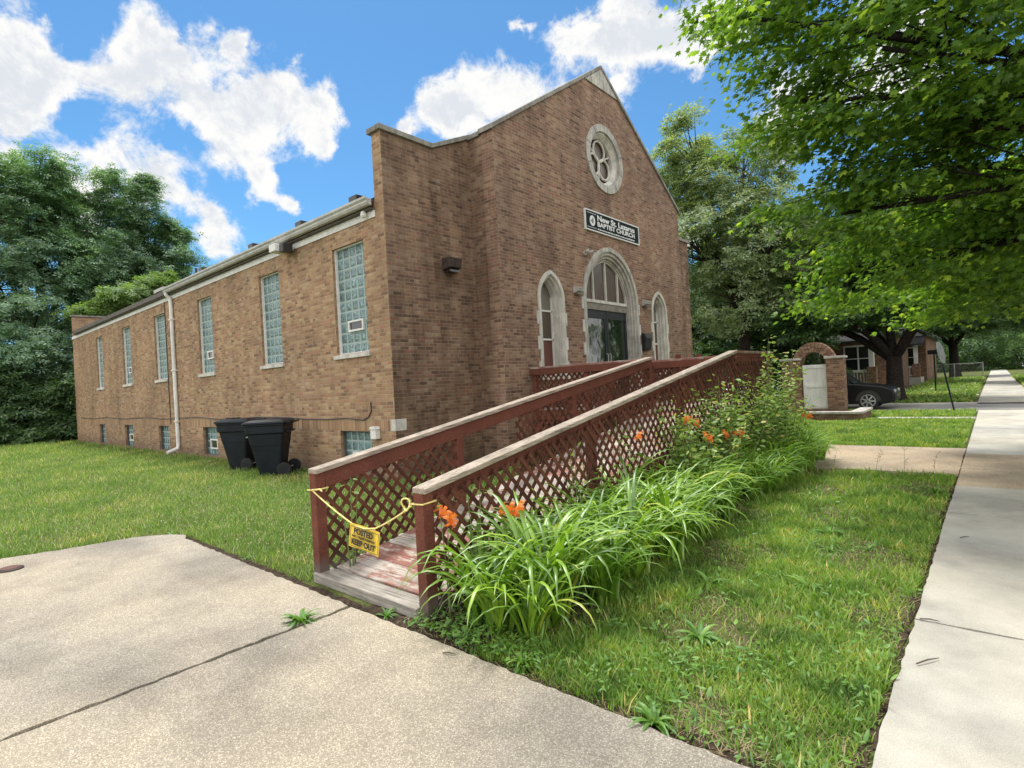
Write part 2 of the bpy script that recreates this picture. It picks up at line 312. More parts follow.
# ------------------------------------------------------------------ mesh helpers
def world_loc(o):
    s = Vector((0, 0, 0))
    while o: s += o.location; o = o.parent
    return s
class MB:
    def __init__(s): s.v = []; s.f = []
    def add(s, vs, fs):
        o = len(s.v); s.v += [tuple(v) for v in vs]; s.f += [tuple(i+o for i in f) for f in fs]; return s
    def box(s, x0, x1, y0, y1, z0, z1):
        return s.add([(x0, y0, z0), (x1, y0, z0), (x1, y1, z0), (x0, y1, z0), (x0, y0, z1), (x1, y0, z1), (x1, y1, z1), (x0, y1, z1)],
                     [(0, 3, 2, 1), (4, 5, 6, 7), (0, 1, 5, 4), (1, 2, 6, 5), (2, 3, 7, 6), (3, 0, 4, 7)])
    def beam(s, p, q, w, h, up=(0, 0, 1)):
        p, q = Vector(p), Vector(q); d = (q-p).normalized(); u = Vector(up); sd = d.cross(u).normalized(); u = sd.cross(d)
        vs = [e + sd*a*w/2 + u*b*h/2 for e in (p, q) for a, b in ((-1, -1), (1, -1), (1, 1), (-1, 1))]
        return s.add(vs, [(3, 2, 1, 0), (4, 5, 6, 7), (0, 1, 5, 4), (1, 2, 6, 5), (2, 3, 7, 6), (3, 0, 4, 7)])
    def tube(s, pts, rad, n=8, cap=True):
        pts = [Vector(p) for p in pts]
        if not hasattr(rad, '__len__'): rad = [rad]*len(pts)
        o = len(s.v); prev = None
        for i, p in enumerate(pts):
            d = (pts[min(i+1, len(pts)-1)] - pts[max(i-1, 0)]).normalized()
            a = prev if prev is not None else (Vector((1, 0, 0)) if abs(d.x) < .8 else Vector((0, 1, 0)))
            a = (a - d*a.dot(d)).normalized(); prev = a; b = d.cross(a)
            for k in range(n):
                t = 2*PI*k/n; s.v.append(tuple(p + (a*math.cos(t)+b*math.sin(t))*rad[i]))
        for i in range(len(pts)-1):
            for k in range(n):
                k2 = (k+1) % n; s.f.append((o+i*n+k, o+i*n+k2, o+(i+1)*n+k2, o+(i+1)*n+k))
        if cap:
            s.f.append(tuple(o+k for k in range(n))[::-1]); e = o+(len(pts)-1)*n; s.f.append(tuple(e+k for k in range(n)))
        return s
    def lathe(s, prof, c, n=24, axis='Z'):
        pts = []
        for r, h in prof:
            for k in range(n):
                t = 2*PI*k/n; a, b = r*math.cos(t), r*math.sin(t)
                if axis == 'Z': pts.append((c[0]+a, c[1]+b, c[2]+h))
                elif axis == 'X': pts.append((c[0]+h, c[1]+a, c[2]+b))
                else: pts.append((c[0]+a, c[1]+h, c[2]+b))
        fs = []
        for i in range(len(prof)-1):
            for k in range(n):
                k2 = (k+1) % n; fs.append((i*n+k, i*n+k2, (i+1)*n+k2, (i+1)*n+k))
        fs.append(tuple(range(n))); fs.append(tuple((len(prof)-1)*n+k for k in range(n)))
        return s.add(pts, fs)
    def prism(s, poly, axis, a, b):
        """poly in the plane across the axis: X -> (y,z), Y -> (x,z), Z -> (x,y)"""
        def P(p, t):
            if axis == 'X': return (t, p[0], p[1])
            if axis == 'Y': return (p[0], t, p[1])
            return (p[0], p[1], t)
        n = len(poly); vs = [P(p, a) for p in poly] + [P(p, b) for p in poly]
        fs = [tuple(range(n)), tuple(range(n, 2*n))[::-1]] + [(i, i+n, (i+1) % n+n, (i+1) % n) for i in range(n)]
        return s.add(vs, fs)
    def holed(s, outer, holes, axis, a, thick):
        """sheet with real openings: outline and holes in (h, z); solid from a to a+thick along the axis"""
        cu = bpy.data.curves.new('tmp', 'CURVE'); cu.dimensions = '2D'; cu.fill_mode = 'BOTH'; cu.extrude = abs(thick)/2
        for ring in [outer]+list(holes):
            sp = cu.splines.new('POLY'); sp.points.add(len(ring)-1); sp.use_cyclic_u = True
            for p, q in zip(sp.points, ring): p.co = (q[0], q[1], 0, 1)
        ob = bpy.data.objects.new('tmp', cu); C.objects.link(ob)
        me = bpy.data.meshes.new_from_object(ob.evaluated_get(bpy.context.evaluated_depsgraph_get()))
        mid = a+thick/2
        vs = [((v.co.x, mid+v.co.z, v.co.y) if axis == 'Y' else (mid+v.co.z, v.co.x, v.co.y) if axis == 'X' else (v.co.x, v.co.y, mid+v.co.z)) for v in me.vertices]
        s.add(vs, [tuple(p.vertices) for p in me.polygons])
        bpy.data.objects.remove(ob); bpy.data.curves.remove(cu); bpy.data.meshes.remove(me)
        return s
    def build(s, name, mat, parent=None, local=False, smooth=False, bevel=0, weld=True, loc=None):
        me = bpy.data.meshes.new(name)
        off = Vector((0, 0, 0)) if (local or parent is None) else world_loc(parent)
        if loc is not None: off = Vector(loc)
        me.from_pydata([(v[0]-off.x, v[1]-off.y, v[2]-off.z) for v in s.v], [], s.f)
        bm = bmesh.new(); bm.from_mesh(me)
        if weld: bmesh.ops.remove_doubles(bm, verts=bm.verts, dist=1e-5)
        bmesh.ops.recalc_face_normals(bm, faces=bm.faces)
        uvl = bm.loops.layers.uv.new('UVMap')
        for f in bm.faces:
            n = f.normal; ax = max(range(3), key=lambda i: abs(n[i]))
            for lp in f.loops:
                c = lp.vert.co+off
                lp[uvl].uv = (c.x, c.y) if ax == 2 else (c.y, c.z) if ax == 0 else (c.x, c.z)
            f.smooth = smooth
        bm.to_mesh(me); bm.free()
        me.materials.append(mat if not isinstance(mat, str) else M[mat])
        ob = bpy.data.objects.new(name, me); C.objects.link(ob)
        if parent: ob.parent = parent
        if loc is not None: ob.location = loc
        if bevel:
            bv = ob.modifiers.new('bevel', 'BEVEL'); bv.width = bevel; bv.segments = 2; bv.limit_method = 'ANGLE'
        return ob
def split_build(mb, name, mat, parent=None, **kw):
    """every connected piece becomes an object of its own"""
    par = list(range(len(mb.v)))
    def find(i):
        while par[i] != i: par[i] = par[par[i]]; i = par[i]
        return i
    for f in mb.f:
        for j in f[1:]: par[find(j)] = find(f[0])
    groups = {}
    for f in mb.f: groups.setdefault(find(f[0]), []).append(f)
    out = []
    for fs in groups.values():
        idx = sorted({i for f in fs for i in f}); mp = {a: b for b, a in enumerate(idx)}
        q = MB(); q.v = [mb.v[i] for i in idx]; q.f = [tuple(mp[i] for i in f) for f in fs]
        out.append(q.build(name, mat, parent, **kw))
    return out
def tag(o, label=None, cat=None, group=None, kind=None):
    if label: o['label'] = label
    if cat: o['category'] = cat
    if group: o['group'] = group
    if kind: o['kind'] = kind
    return o
def thing(name, label, cat, loc=(0, 0, 0), group=None, rz=0):
    o = bpy.data.objects.new(name, None); C.objects.link(o); o.location = loc; o.rotation_euler = (0, 0, rz); o.empty_display_size = .2
    return tag(o, label, cat, group)
def copy_tree(o, parent=None):
    c = o.copy(); C.objects.link(c); c.parent = parent
    for ch in [x for x in bpy.data.objects if x.parent == o]: copy_tree(ch, c)
    return c
def struct(o): o['kind'] = 'structure'; return o

def inst_mesh(name, tv, tf, Mx, T, mat, parent=None, smooth=False):
    """one mesh of many placed templates; tv (V,3), tf list of faces, Mx (K,3,3), T (K,3)"""
    tv = np.asarray(tv, dtype=np.float64); K = len(T); V = len(tv)
    P = np.einsum('kij,vj->kvi', Mx, tv)+T[:, None, :]
    off = np.array(world_loc(parent)) if parent else np.zeros(3)
    P = P-off
    lt = np.array([len(f) for f in tf]); fl = np.concatenate([np.array(f) for f in tf])
    loops = (fl[None, :]+(np.arange(K)*V)[:, None]).ravel()
    tot = np.tile(lt, K); start = np.concatenate([[0], np.cumsum(tot)[:-1]])
    me = bpy.data.meshes.new(name); me.vertices.add(K*V); me.vertices.foreach_set('co', P.astype(np.float32).ravel())
    me.loops.add(len(loops)); me.loops.foreach_set('vertex_index', loops.astype(np.int32))
    me.polygons.add(len(tot)); me.polygons.foreach_set('loop_start', start.astype(np.int32)); me.polygons.foreach_set('loop_total', tot.astype(np.int32))
    if smooth: me.polygons.foreach_set('use_smooth', np.ones(len(tot), dtype=bool))
    me.update(calc_edges=True); me.materials.append(M[mat])
    ob = bpy.data.objects.new(name, me); C.objects.link(ob)
    if parent: ob.parent = parent
    return ob
def frames(nrm, tip, scale):
    n = nrm/np.linalg.norm(nrm, axis=1, keepdims=True)
    t = tip-n*np.sum(tip*n, axis=1, keepdims=True); t /= np.linalg.norm(t, axis=1, keepdims=True)+1e-9
    b = np.cross(t, n)
    return np.stack([b, t, n], axis=2)*np.asarray(scale).reshape(-1, 1, 1)
MAPLE_V = [(0, 0, 0), (.24, -.06, -.02), (.20, .13, 0), (.52, .20, -.10), (.36, .36, -.05), (.44, .64, -.12), (.17, .56, -.02), (0, 1, -.12), (-.17, .56, -.02), (-.44, .64, -.12), (-.36, .36, -.05), (-.52, .20, -.10), (-.20, .13, 0), (-.24, -.06, -.02), (0, .35, .04)]
MAPLE_F = [(14, i, (i+1) % 14) for i in range(14)]
LEAF_V = [(0, 0, 0), (.26, .35, -.05), (.2, .7, -.08), (0, 1, -.15), (-.2, .7, -.08), (-.26, .35, -.05), (0, .5, .03)]
LEAF_F = [(6, i, (i+1) % 6) for i in range(6)]
SPRIG_V = []; SPRIG_F = []
for a_, (bx_, by_) in [(0, (0, .35)), (60, (.05, .2)), (-60, (-.05, .2)), (110, (.02, 0)), (-110, (-.02, 0))]:
    c_, s_ = math.cos(R_(a_)), math.sin(R_(a_)); o_ = len(SPRIG_V)
    for vx, vy, vz in [(0, 0, 0), (.13, .3, -.04), (0, .65, -.12), (-.13, .3, -.04)]:
        SPRIG_V.append((bx_+vx*c_+vy*s_, by_-vx*s_+vy*c_, vz-abs(vx)*.2))
    SPRIG_F.append((o_, o_+1, o_+2, o_+3))

def tree(name, label, base, lobes, nclump, per, leaf, clump_r, mat, trunk_r, limb_h, kind='sprig', seed=1, group=None, bark='bark', cat='tree', flat=.45, forks=None, spread=.55, limb=.55):
    """lobes: list of (center, radii); trunk and limbs reach every clump; leaves hang in the clumps"""
    g = np.random.default_rng(seed); r2 = random.Random(seed)
    t = thing(name, label, cat, base, group)
    vol = np.array([a[1][0]*a[1][1]*a[1][2] for a in lobes])**.67; cnt = np.maximum(3, (vol/vol.sum()*nclump).astype(int))
    cl = []; own = []
    for li, ((c, rad), k) in enumerate(zip(lobes, cnt)):
        d = g.normal(size=(k, 3)); d /= np.linalg.norm(d, axis=1, keepdims=True)
        rr = g.uniform(.25, 1, k)**.45
        ph = g.uniform(0, 6, 3)
        wob = .86+.2*np.sin(3.1*d[:, 0]+ph[0])*np.sin(2.7*d[:, 1]+ph[1])+.12*np.sin(6*d[:, 2]+ph[2])
        cl.append(np.array(c)+d*np.array(rad)*(rr*wob)[:, None]); own += [li]*k
    cl = np.vstack(cl); keep = cl[:, 2] > .25; cl = cl[keep]; own = np.array(own)[keep]
    # wood
    mb = MB(); b = Vector(base)
    top = Vector((base[0]+g.normal()*.1, base[1]+g.normal()*.1, limb_h))
    mb.tube([b+Vector((0, 0, -.2)), b+Vector((0, 0, .12)), b.lerp(top, .3), b.lerp(top, .65), top], [trunk_r*1.5, trunk_r*1.25, trunk_r*.98, trunk_r*.9, trunk_r*.85], 12)
    for li, (c, rad) in enumerate(lobes):
        cv = Vector(c); mid = top.lerp(cv, .5)+Vector((g.normal()*.25, g.normal()*.25, .25*(cv-top).length*.3))
        lr = trunk_r*limb
        pth = [top+Vector((0, 0, -.15)), top.lerp(mid, .5)+Vector((0, 0, .1)), mid, mid.lerp(cv, .6), cv]
        mb.tube(pth, [lr, lr*.85, lr*.7, lr*.5, lr*.25], 8)
        for j in np.where(own == li)[0]:
            if r2.random() > spread: continue
            q = Vector(cl[j]); s0 = pth[2].lerp(pth[4], r2.random())
            m2 = s0.lerp(q, .5)+Vector((g.normal()*.12, g.normal()*.12, (q-s0).length*.12))
            rr_ = max(.008, lr*.2*min(1, (q-s0).length/2.0))
            mb.tube([s0, m2, q], [rr_, rr_*.6, rr_*.25], 5, False)
    mb.build('trunk', bark, t, smooth=True, weld=False)
    K = len(cl); n = K*per
    idx = np.repeat(np.arange(K), per); cr = g.uniform(.7, 1.35, K)*clump_r
    off = g.normal(size=(n, 3))*cr[idx][:, None]*np.array([.6, .6, .6*flat])
    rad = np.linalg.norm(off[:, :2], axis=1)
    off[:, 2] -= .25*rad
    P = cl[idx]+off
    cc = cl.mean(axis=0)
    outw = P-cc; outw[:, 2] *= .3; outw /= np.linalg.norm(outw, axis=1, keepdims=True)+1e-6
    nrm = np.array([0, 0, 1.0])+outw*.45+g.normal(size=(n, 3))*.42
    tip = outw*.8+g.normal(size=(n, 3))*.7+np.array([0, 0, -.45])
    sc = g.uniform(.65, 1.3, n)*leaf
    V, F = {'maple': (MAPLE_V, MAPLE_F), 'leaf': (LEAF_V, LEAF_F), 'sprig': (SPRIG_V, SPRIG_F)}[kind]
    inst_mesh('crown', V, F, frames(nrm, tip, sc), P, mat, t)
    return t

# ------------------------------------------------------------------ camera (fitted to the photograph's vanishing points)
F_PX = 553.04; YAW = R_(41.1425); PITCH = R_(-.0059); ROLL = R_(3.090)
fw = Vector((-math.sin(YAW)*math.cos(PITCH), math.cos(YAW)*math.cos(PITCH), math.sin(PITCH)))
r0 = Vector((math.cos(YAW), math.sin(YAW), 0)); u0 = r0.cross(fw)
rr = r0*math.cos(ROLL)-u0*math.sin(ROLL); uu = u0*math.cos(ROLL)+r0*math.sin(ROLL)
cam = bpy.data.cameras.new('camera'); cam.sensor_width = 36; cam.lens = 36*F_PX/1024; cam.clip_end = 2000; cam.clip_start = .05
co = bpy.data.objects.new('camera', cam); C.objects.link(co)
co.matrix_world = Matrix(((rr.x, uu.x, -fw.x, 0), (rr.y, uu.y, -fw.y, 0), (rr.z, uu.z, -fw.z, 1.62), (0, 0, 0, 1)))
scene.camera = co

# ------------------------------------------------------------------ sky and sun
SUN_EL = R_(69); SUN_H = Vector((-.90, .436))       # the sun stands high behind the church
FILL_CLOUD = 2.25  # radiance of the added out-of-view cloud, raised to light the walls
SKY_S, SUN_S = .13, 4.0
w = bpy.data.worlds.new('World'); scene.world = w; w.use_nodes = True
t = NT(w.node_tree); t.n.clear(); wo = t.add('ShaderNodeOutputWorld'); bg = t.add('ShaderNodeBackground')
sky = t.add('ShaderNodeTexSky', sky_type='NISHITA'); sky.sun_disc = False; sky.sun_elevation = SUN_EL
sky.sun_rotation = math.atan2(SUN_H.x, SUN_H.y); sky.air_density = 1.0; sky.dust_density = .4; sky.ozone_density = 2.0
dirv = t.vm('NORMALIZE', t.add('ShaderNodeTexCoord').outputs['Generated'])
blobs = [(-0.906, 0.10, 0.41, 0.075), (-0.40, 0.745, 0.535, 0.06), (-0.47, 0.70, 0.53, 0.045), (-0.33, 0.80, 0.50, 0.05), (-0.64, 0.64, 0.43, 0.055), (-0.894, 0.121, 0.431, 0.067), (-0.898, 0.154, 0.413, 0.057), (-0.923, 0.126, 0.362, 0.043), (-0.875, 0.229, 0.426, 0.056), (-0.838, 0.257, 0.482, 0.053), (-0.829, 0.296, 0.474, 0.062), (-0.795, 0.35, 0.496, 0.031), (-0.855, 0.315, 0.413, 0.054), (-0.826, 0.374, 0.422, 0.059), (-0.796, 0.421, 0.435, 0.063), (-0.767, 0.451, 0.457, 0.039), (-0.78, 0.469, 0.414, 0.034), (-0.855, 0.364, 0.369, 0.051), (-0.906, 0.287, 0.312, 0.043), (-0.914, 0.229, 0.336, 0.047), (-0.897, 0.337, 0.287, 0.036), (-0.851, 0.406, 0.332, 0.034), (-0.841, 0.445, 0.306, 0.025), (-0.907, 0.346, 0.239, 0.033), (-0.945, 0.117, 0.307, 0.027), (-0.863, 0.156, 0.481, 0.015), (-0.701, 0.574, 0.422, 0.028), (-0.65, 0.616, 0.444, 0.052), (-0.596, 0.655, 0.464, 0.059), (-0.545, 0.705, 0.454, 0.067), (-0.473, 0.767, 0.433, 0.065), (-0.508, 0.663, 0.55, 0.022), (-0.428, 0.735, 0.526, 0.044), (-0.366, 0.773, 0.518, 0.049), (-0.317, 0.817, 0.482, 0.036), (-0.251, 0.822, 0.512, 0.054), (-0.447, 0.76, 0.471, 0.022), (-0.373, 0.898, 0.232, 0.033), (-0.2, 0.904, 0.379, 0.078), (-0.079, 0.911, 0.404, 0.098), (0.009, 0.997, 0.077, 0.074), (-0.945, 0.192, 0.266, 0.067)]
n1 = t.noise(dirv, 4.0, 7, .62, out=1); n2 = t.noise(t.vm('ADD', dirv, (3.1, 1.7, .4)), 17, 6, .6, out=1)
wd = t.vm('ADD', dirv, t.vm('SCALE', t.vm('SUBTRACT', n1, (.5, .5, .5)), sc=.15))
wd = t.vm('ADD', wd, t.vm('SCALE', t.vm('SUBTRACT', n2, (.5, .5, .5)), sc=.05))
tot = None
for bx, by, bz, br in blobs:
    dd = t.vm('DISTANCE', wd, (bx, by, bz))
    v = t.m('SUBTRACT', 1, t.m('DIVIDE', dd, br*1.55), clamp=True)
    v = t.m('MULTIPLY', v, v)
    tot = v if tot is None else t.m('ADD', tot, v)
tot = t.m('MINIMUM', t.m('MULTIPLY', tot, .9), 1.0)
# bright closed cloud added outside the view, as soft fill light
behind = t.m('SUBTRACT', 1, t.sstep(t.vm('DOT_PRODUCT', dirv, (-.63, .72, .28)), .30, .66))
gen = t.m('MULTIPLY', t.sstep(t.noise(dirv, 2.2, 5, .6), .30, .50), behind)
tot = t.m('MAXIMUM', tot, gen)
def fbm(v): return t.noise(v, 15, 10, .66, dist=.25)
fb = fbm(dirv); fb2 = t.noise(dirv, 7, 7, .6)
dens = t.m('ADD', tot, t.m('MULTIPLY', t.m('SUBTRACT', fb, .5), 1.5))
alpha = t.m('MULTIPLY', t.sstep(dens, .15, .54), t.sstep(tot, .01, .16))
up = fbm(t.vm('ADD', dirv, (-.010, .010, -.016)))
rel = t.m('MULTIPLY', t.m('SUBTRACT', fb, up), 2.4)
shade = t.m('ADD', t.m('SUBTRACT', 1.0, t.m('MULTIPLY', t.sstep(t.m('ADD', t.m('MULTIPLY', tot, .45), fb2), .62, 1.0), .55)), rel)
sunny = t.mix(behind, (1.0, .995, .98), (FILL_CLOUD, FILL_CLOUD*.985, FILL_CLOUD*.95))
cc_ = t.mix(t.sstep(shade, .30, 1.05), t.mix(behind, (.76, .80, .86), (FILL_CLOUD*.7, FILL_CLOUD*.7, FILL_CLOUD*.72)), sunny)
skc = t.mix(1.0, sky.outputs[0], (SKY_S*.60, SKY_S*1.02, SKY_S*1.22), 'MULTIPLY')
t.put(bg.inputs[0], t.vm('SCALE', t.mix(alpha, skc, cc_), sc=10.0)); bg.inputs[1].default_value = .1
t.l.new(bg.outputs[0], wo.inputs[0])
sl = bpy.data.lights.new('sun', 'SUN'); sl.energy = SUN_S; sl.angle = R_(12); sl.color = (1, .965, .90)
so = bpy.data.objects.new('sun', sl); C.objects.link(so)
sd = Vector((SUN_H.x*math.cos(SUN_EL), SUN_H.y*math.cos(SUN_EL), math.sin(SUN_EL)))
so.rotation_euler = sd.to_track_quat('Z', 'Y').to_euler(); so.location = (0, 0, 30)
scene.view_settings.view_transform = 'Standard'; scene.view_settings.look = 'None'; scene.view_settings.exposure = 0

# ------------------------------------------------------------------ ground, lawns, paving
GZ = -.035
def ragged(pts, step=.12, amp=.012, seed=0):
    out = []; r = random.Random(seed)
    for i in range(len(pts)):
        a = Vector(pts[i]).to_2d() if len(pts[i]) > 2 else Vector(pts[i]); b = Vector(pts[(i+1) % len(pts)])
        n = max(1, min(220, int((b-a).length/step)))
        for k in range(n):
            p = a.lerp(b, k/n); out.append((p.x+r.uniform(-amp, amp), p.y+r.uniform(-amp, amp)))
    return out
struct(MB().add([(-400, -300, -.17), (400, -300, -.17), (400, 900, -.17), (-400, 900, -.17)], [(0, 1, 2, 3)]).build('ground', 'soil'))
struct(MB().box(-90, 3.6, -30, 22.75, -.16, GZ).build('lawn', 'soil'))
struct(MB().box(-90, 3.6, 27.15, 140, -.16, GZ).build('lawn', 'soil'))
struct(MB().box(-90, 60, 22.95, 27.0, -.165, -.06).build('side_street', 'asphalt'))
struct(MB().box(3.8, 12, -60, 300, -.164, -.10).build('road', 'asphalt'))
struct(MB().box(-60, -.55, 22.75, 22.95, -.162, -.0).box(-60, -.55, 27.0, 27.15, -.162, .0).build('kerb', 'walk', bevel=.02))
# driveway apron in front of the camera: two slabs of exposed aggregate with an open joint
def slab(poly, name, mat, z0=-.14, z1=0., bev=.008):
    return struct(MB().holed(poly, [], 'Z', z0, z1-z0).build(name, mat, bevel=bev))
slab(ragged([(-3.775, -7), (-.46, -7), (-.46, 2.28), (-3.735, 2.30)], .05, .009, 1), 'driveway', 'drive')
slab(ragged([(-8.3, -7), (-3.81, -7), (-3.772, 2.30), (-7.30, 2.33), (-7.5, 2.40), (-7.75, 2.27), (-7.98, 2.0), (-8.15, 1.3), (-8.35, .75)], .05, .012, 2), 'driveway', 'drive')
ys = [-7, -5.5, -3.9, -2.3, -.75, .8, 2.4, 4.26, 6.08, 7.48, 9.12]
for i in range(len(ys)-1):
    slab(ragged([(-.445, ys[i]+.007), (.93, ys[i]+.007), (.93, ys[i+1]-.007), (-.445, ys[i+1]-.007)], .09, .008, i+5), 'sidewalk', 'walk', -.14, rnd.uniform(-.004, .003))
slab([(-.445, 9.13), (.93, 9.13), (.93, 10.6), (-.445, 10.6)], 'sidewalk', 'walk_pink', -.14, -.004)
slab([(-.445, 10.61), (.93, 10.61), (.93, 12.3), (-.445, 12.3)], 'sidewalk', 'walk_pink', -.14, .002)
yy = 12.31
while yy < 22.6:
    y2 = min(yy+1.52, 22.75); slab([(-.445, yy), (.93, yy), (.93, y2-.012), (-.445, y2-.012)], 'sidewalk', 'walk', -.14, rnd.uniform(-.003, .003)); yy = y2
slab([(-.55, 27.15), (1.1, 27.15), (1.1, 130), (-.35, 130)], 'sidewalk', 'walk', -.14, 0)
slab(ragged([(-5.5, 10.02), (-.46, 10.02), (-.46, 13.02), (-5.5, 13.02)], .2, .01, 3), 'front_path', 'walk_pink', -.14, -.003)
slab([(-2.75, 19.55), (-.46, 19.55), (-.46, 20.2), (-2.75, 20.2)], 'cross_path', 'walk', -.14, 0)
slab([(-40, 32.4), (-.6, 32.4), (-.6, 33.2), (-40, 33.2)], 'cross_path', 'walk', -.14, 0)

# ------------------------------------------------------------------ the church
SX, MX, WY = -8.3, -7.6, 6.2
XE = -33.2; YC = 12.93; YL, YR = 8.5, 17.36; YE = 19.66
church = thing('church', 'brick church with stepped gable front, arched doorway, round window and glass block side windows', 'church', (SX, WY, 0))
WIN = [(-10.12, -9.0), (-13.45, -12.42), (-17.45, -16.40), (-21.35, -20.25), (-25.1, -24.05), (-28.95, -27.98)]
BAS = [(-10.16, -9.05), (-17.5, -16.47), (-21.4, -20.4), (-25.35, -24.3), (-29.1, -28.15)]
def rect(x0, x1, z0, z1): return [(x0, z0), (x1, z0), (x1, z1), (x0, z1)]
outer = [(XE, -.15), (SX, -.15), (SX, 6.40), (SX-.27, 6.40), (SX-.27, 5.2), (XE, 5.2)]
side = MB().holed(outer, [rect(a, b, 2.40, 4.55) for a, b in WIN]+[rect(a, b, .03, .85) for a, b in BAS], 'Y', WY, .26)
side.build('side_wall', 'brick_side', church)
G = .664
def gz(y): return 9.86-G*abs(y-YC)
def arch(yc, hw, spring, rise, base, off=0, n=14):
    """pointed arch outline, moved inwards by off"""
    R0 = (hw*hw+rise*rise)/(2*hw); cx = R0-hw; R1 = R0-off
    pts = [(yc-hw+off, base), (yc+hw-off, base)]
    a1 = math.acos(max(-1, min(1, cx/R1)))
    for k in range(n+1):
        a = a1*k/n; pts.append((yc-cx+R1*math.cos(a), spring+R1*math.sin(a)))
    for k in range(n-1, -1, -1):
        a = a1*k/n; pts.append((yc+cx-R1*math.cos(a), spring+R1*math.sin(a)))
    return pts
DOOR = (YC, 1.40, 3.62, 1.48); WL = (YC-2.71, .50, 3.52, .66); WR = (YC+2.71, .50, 3.52, .66)
def circ(r, yc=YC, zc=7.45, n=40): return [(yc+r*math.cos(2*PI*k/n), zc+r*math.sin(2*PI*k/n)) for k in range(n)]
face = [(YL, -.15), (YR, -.15), (YR, gz(YR)), (YC, gz(YC)), (YL, gz(YL))]
fb_ = MB().holed(face, [arch(*DOOR, 1.0, .02), arch(*WL, 1.72, .02), arch(*WR, 1.72, .02), circ(.88)], 'X', MX-.32, .32)
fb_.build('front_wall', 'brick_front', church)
sh = MB()
for (a, b, st) in ((WY, YL, 0), (YR, YE, 1)):
    if st == 0: poly = [(a+.0, -.15), (b, -.15), (b, 6.90), (7.43, 6.40), (a, 6.40)]
    else: poly = [(a, -.15), (b, -.15), (b, 6.40), (b-1.23, 6.40), (a, 6.90)]
    if st == 0: poly = [(y if y > WY else WY+.262, z) for y, z in poly]
    sh.prism(poly, 'X', SX-.28, SX)
sh.prism([(YL, -.15), (YL+.26, -.15), (YL+.26, 6.86), (YL, 6.86)], 'X', MX-.321, SX-.5)
sh.prism([(YR-.26, -.15), (YR, -.15), (YR, 6.86), (YR-.26, 6.86)], 'X', MX-.321, SX-.5)
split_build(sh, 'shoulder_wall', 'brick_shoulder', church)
# corner strip so the shoulder face reaches the very corner
MB().box(SX-.001, SX+.004, WY+.002, WY+.27, -.15, 6.398).build('corner_brickwork', 'brick_shoulder', church)
MB().box(XE, XE+.26, WY+.262, YE, -.15, 5.15).prism([(WY+.262, 5.15), (YE, 5.15), (YE, 5.95), (YE-1.3, 5.95), (YC, 9.4), (WY+1.75, 5.95), (WY+.0, 5.95), (WY, 5.22), (WY+.262, 5.2)], 'X', XE, XE+.26).box(XE+.262, SX-.6, YE-.26, YE, -.15, 5.2).build('back_wall', 'brick_side', church)
# copings
cp = MB()
ov = .055
cp.prism([(WY-.06, 6.402), (7.41, 6.402), (7.45, 6.50), (WY-.06, 6.50)], 'X', SX-.34, SX+ov)
cp.prism([(7.412, 6.40), (YL, 6.90), (YL, 7.0), (7.44, 6.505)], 'X', SX-.34, SX+ov)
cp.prism([(YR, 6.90), (YE-1.23, 6.402), (YE+.06, 6.402), (YE+.06, 6.5), (YE-1.22, 6.5), (YR, 7.0)], 'X', SX-.34, SX+ov)
cp.prism([(YL-.05, gz(YL)-.03), (YC, gz(YC)+.002), (YC, gz(YC)+.10), (YL-.05, gz(YL)+.075)], 'X', MX-.36, MX+ov)
cp.prism([(YC, gz(YC)+.002), (YR+.05, gz(YR)-.03), (YR+.05, gz(YR)+.075), (YC, gz(YC)+.10)], 'X', MX-.36, MX+ov)
cp.box(MX-.36-.45, MX-.361, YL-.05, YL+.32, 6.862, 6.965)
cp.box(XE-.05, XE+.31, WY-.05, WY+1.75, 5.952, 6.03)
split_build(cp, 'parapet_coping', 'coping', church, bevel=.008)
MB().prism([(YC-.80, gz(YC)-.545), (YC+.80, gz(YC)-.545), (YC, gz(YC)+.004)], 'X', MX-.02, MX+.035).build('gable_stone', 'stone_grey', church, bevel=.005)
MB().box(SX-.13, SX+.008, WY-.006, WY+.25, .87, 1.085).build('cornerstone', 'stone', church, bevel=.004)
# roof, frieze, gutter
ez, sl_ = 5.07, .53
rf = MB(); yR0 = WY-.12; ridge = ez+sl_*(YC-yR0)
MB().box(XE+.262, XE+.898, WY+.262, YE-.262, 5.1, 5.19).build('roof_end', 'shingle', church)
rf.prism([(yR0, ez), (YC, ridge), (2*YC-yR0, ez), (2*YC-yR0, ez+.1), (YC, ridge+.1), (yR0, ez+.1)], 'X', XE+.9, SX-.282)
roof = rf.build('roof', 'shingle', church)
vt = MB()
for x in (-9.35, -11.5, -13.9, -17.2):
    vt.box(x-.14, x+.14, yR0+.16, yR0+.40, ez+.14, ez+.41)
split_build(vt, 'roof_vent', 'trim_dark', roof, bevel=.02)
MB().tube([(-26.9, 9.6, 6.9), (-26.9, 9.6, 7.6)], .06, 10).build('vent_pipe', 'trim_dark', roof)
MB().box(XE-.02, SX-.272, WY-.022, WY-.001, 4.87, 4.998).build('frieze_board', 'white', church)
MB().box(XE+.9, SX-.272, yR0+.01, WY-.002, 5.0, 5.03).build('soffit', 'soffit', church)
gp = [(WY-.125, 5.045), (WY-.20, 5.05), (WY-.225, 5.09), (WY-.225, 5.12), (WY-.255, 5.155), (WY-.255, 5.195), (WY-.235, 5.195), (WY-.235, 5.165), (WY-.125, 5.16)]
MB().prism(gp, 'X', -19.55, SX-.20).build('gutter', 'gutter', church)
MB().box(XE+.9, -19.56, yR0-.03, yR0+.005, 5.03, 5.175).build('fascia', 'soffit', church)
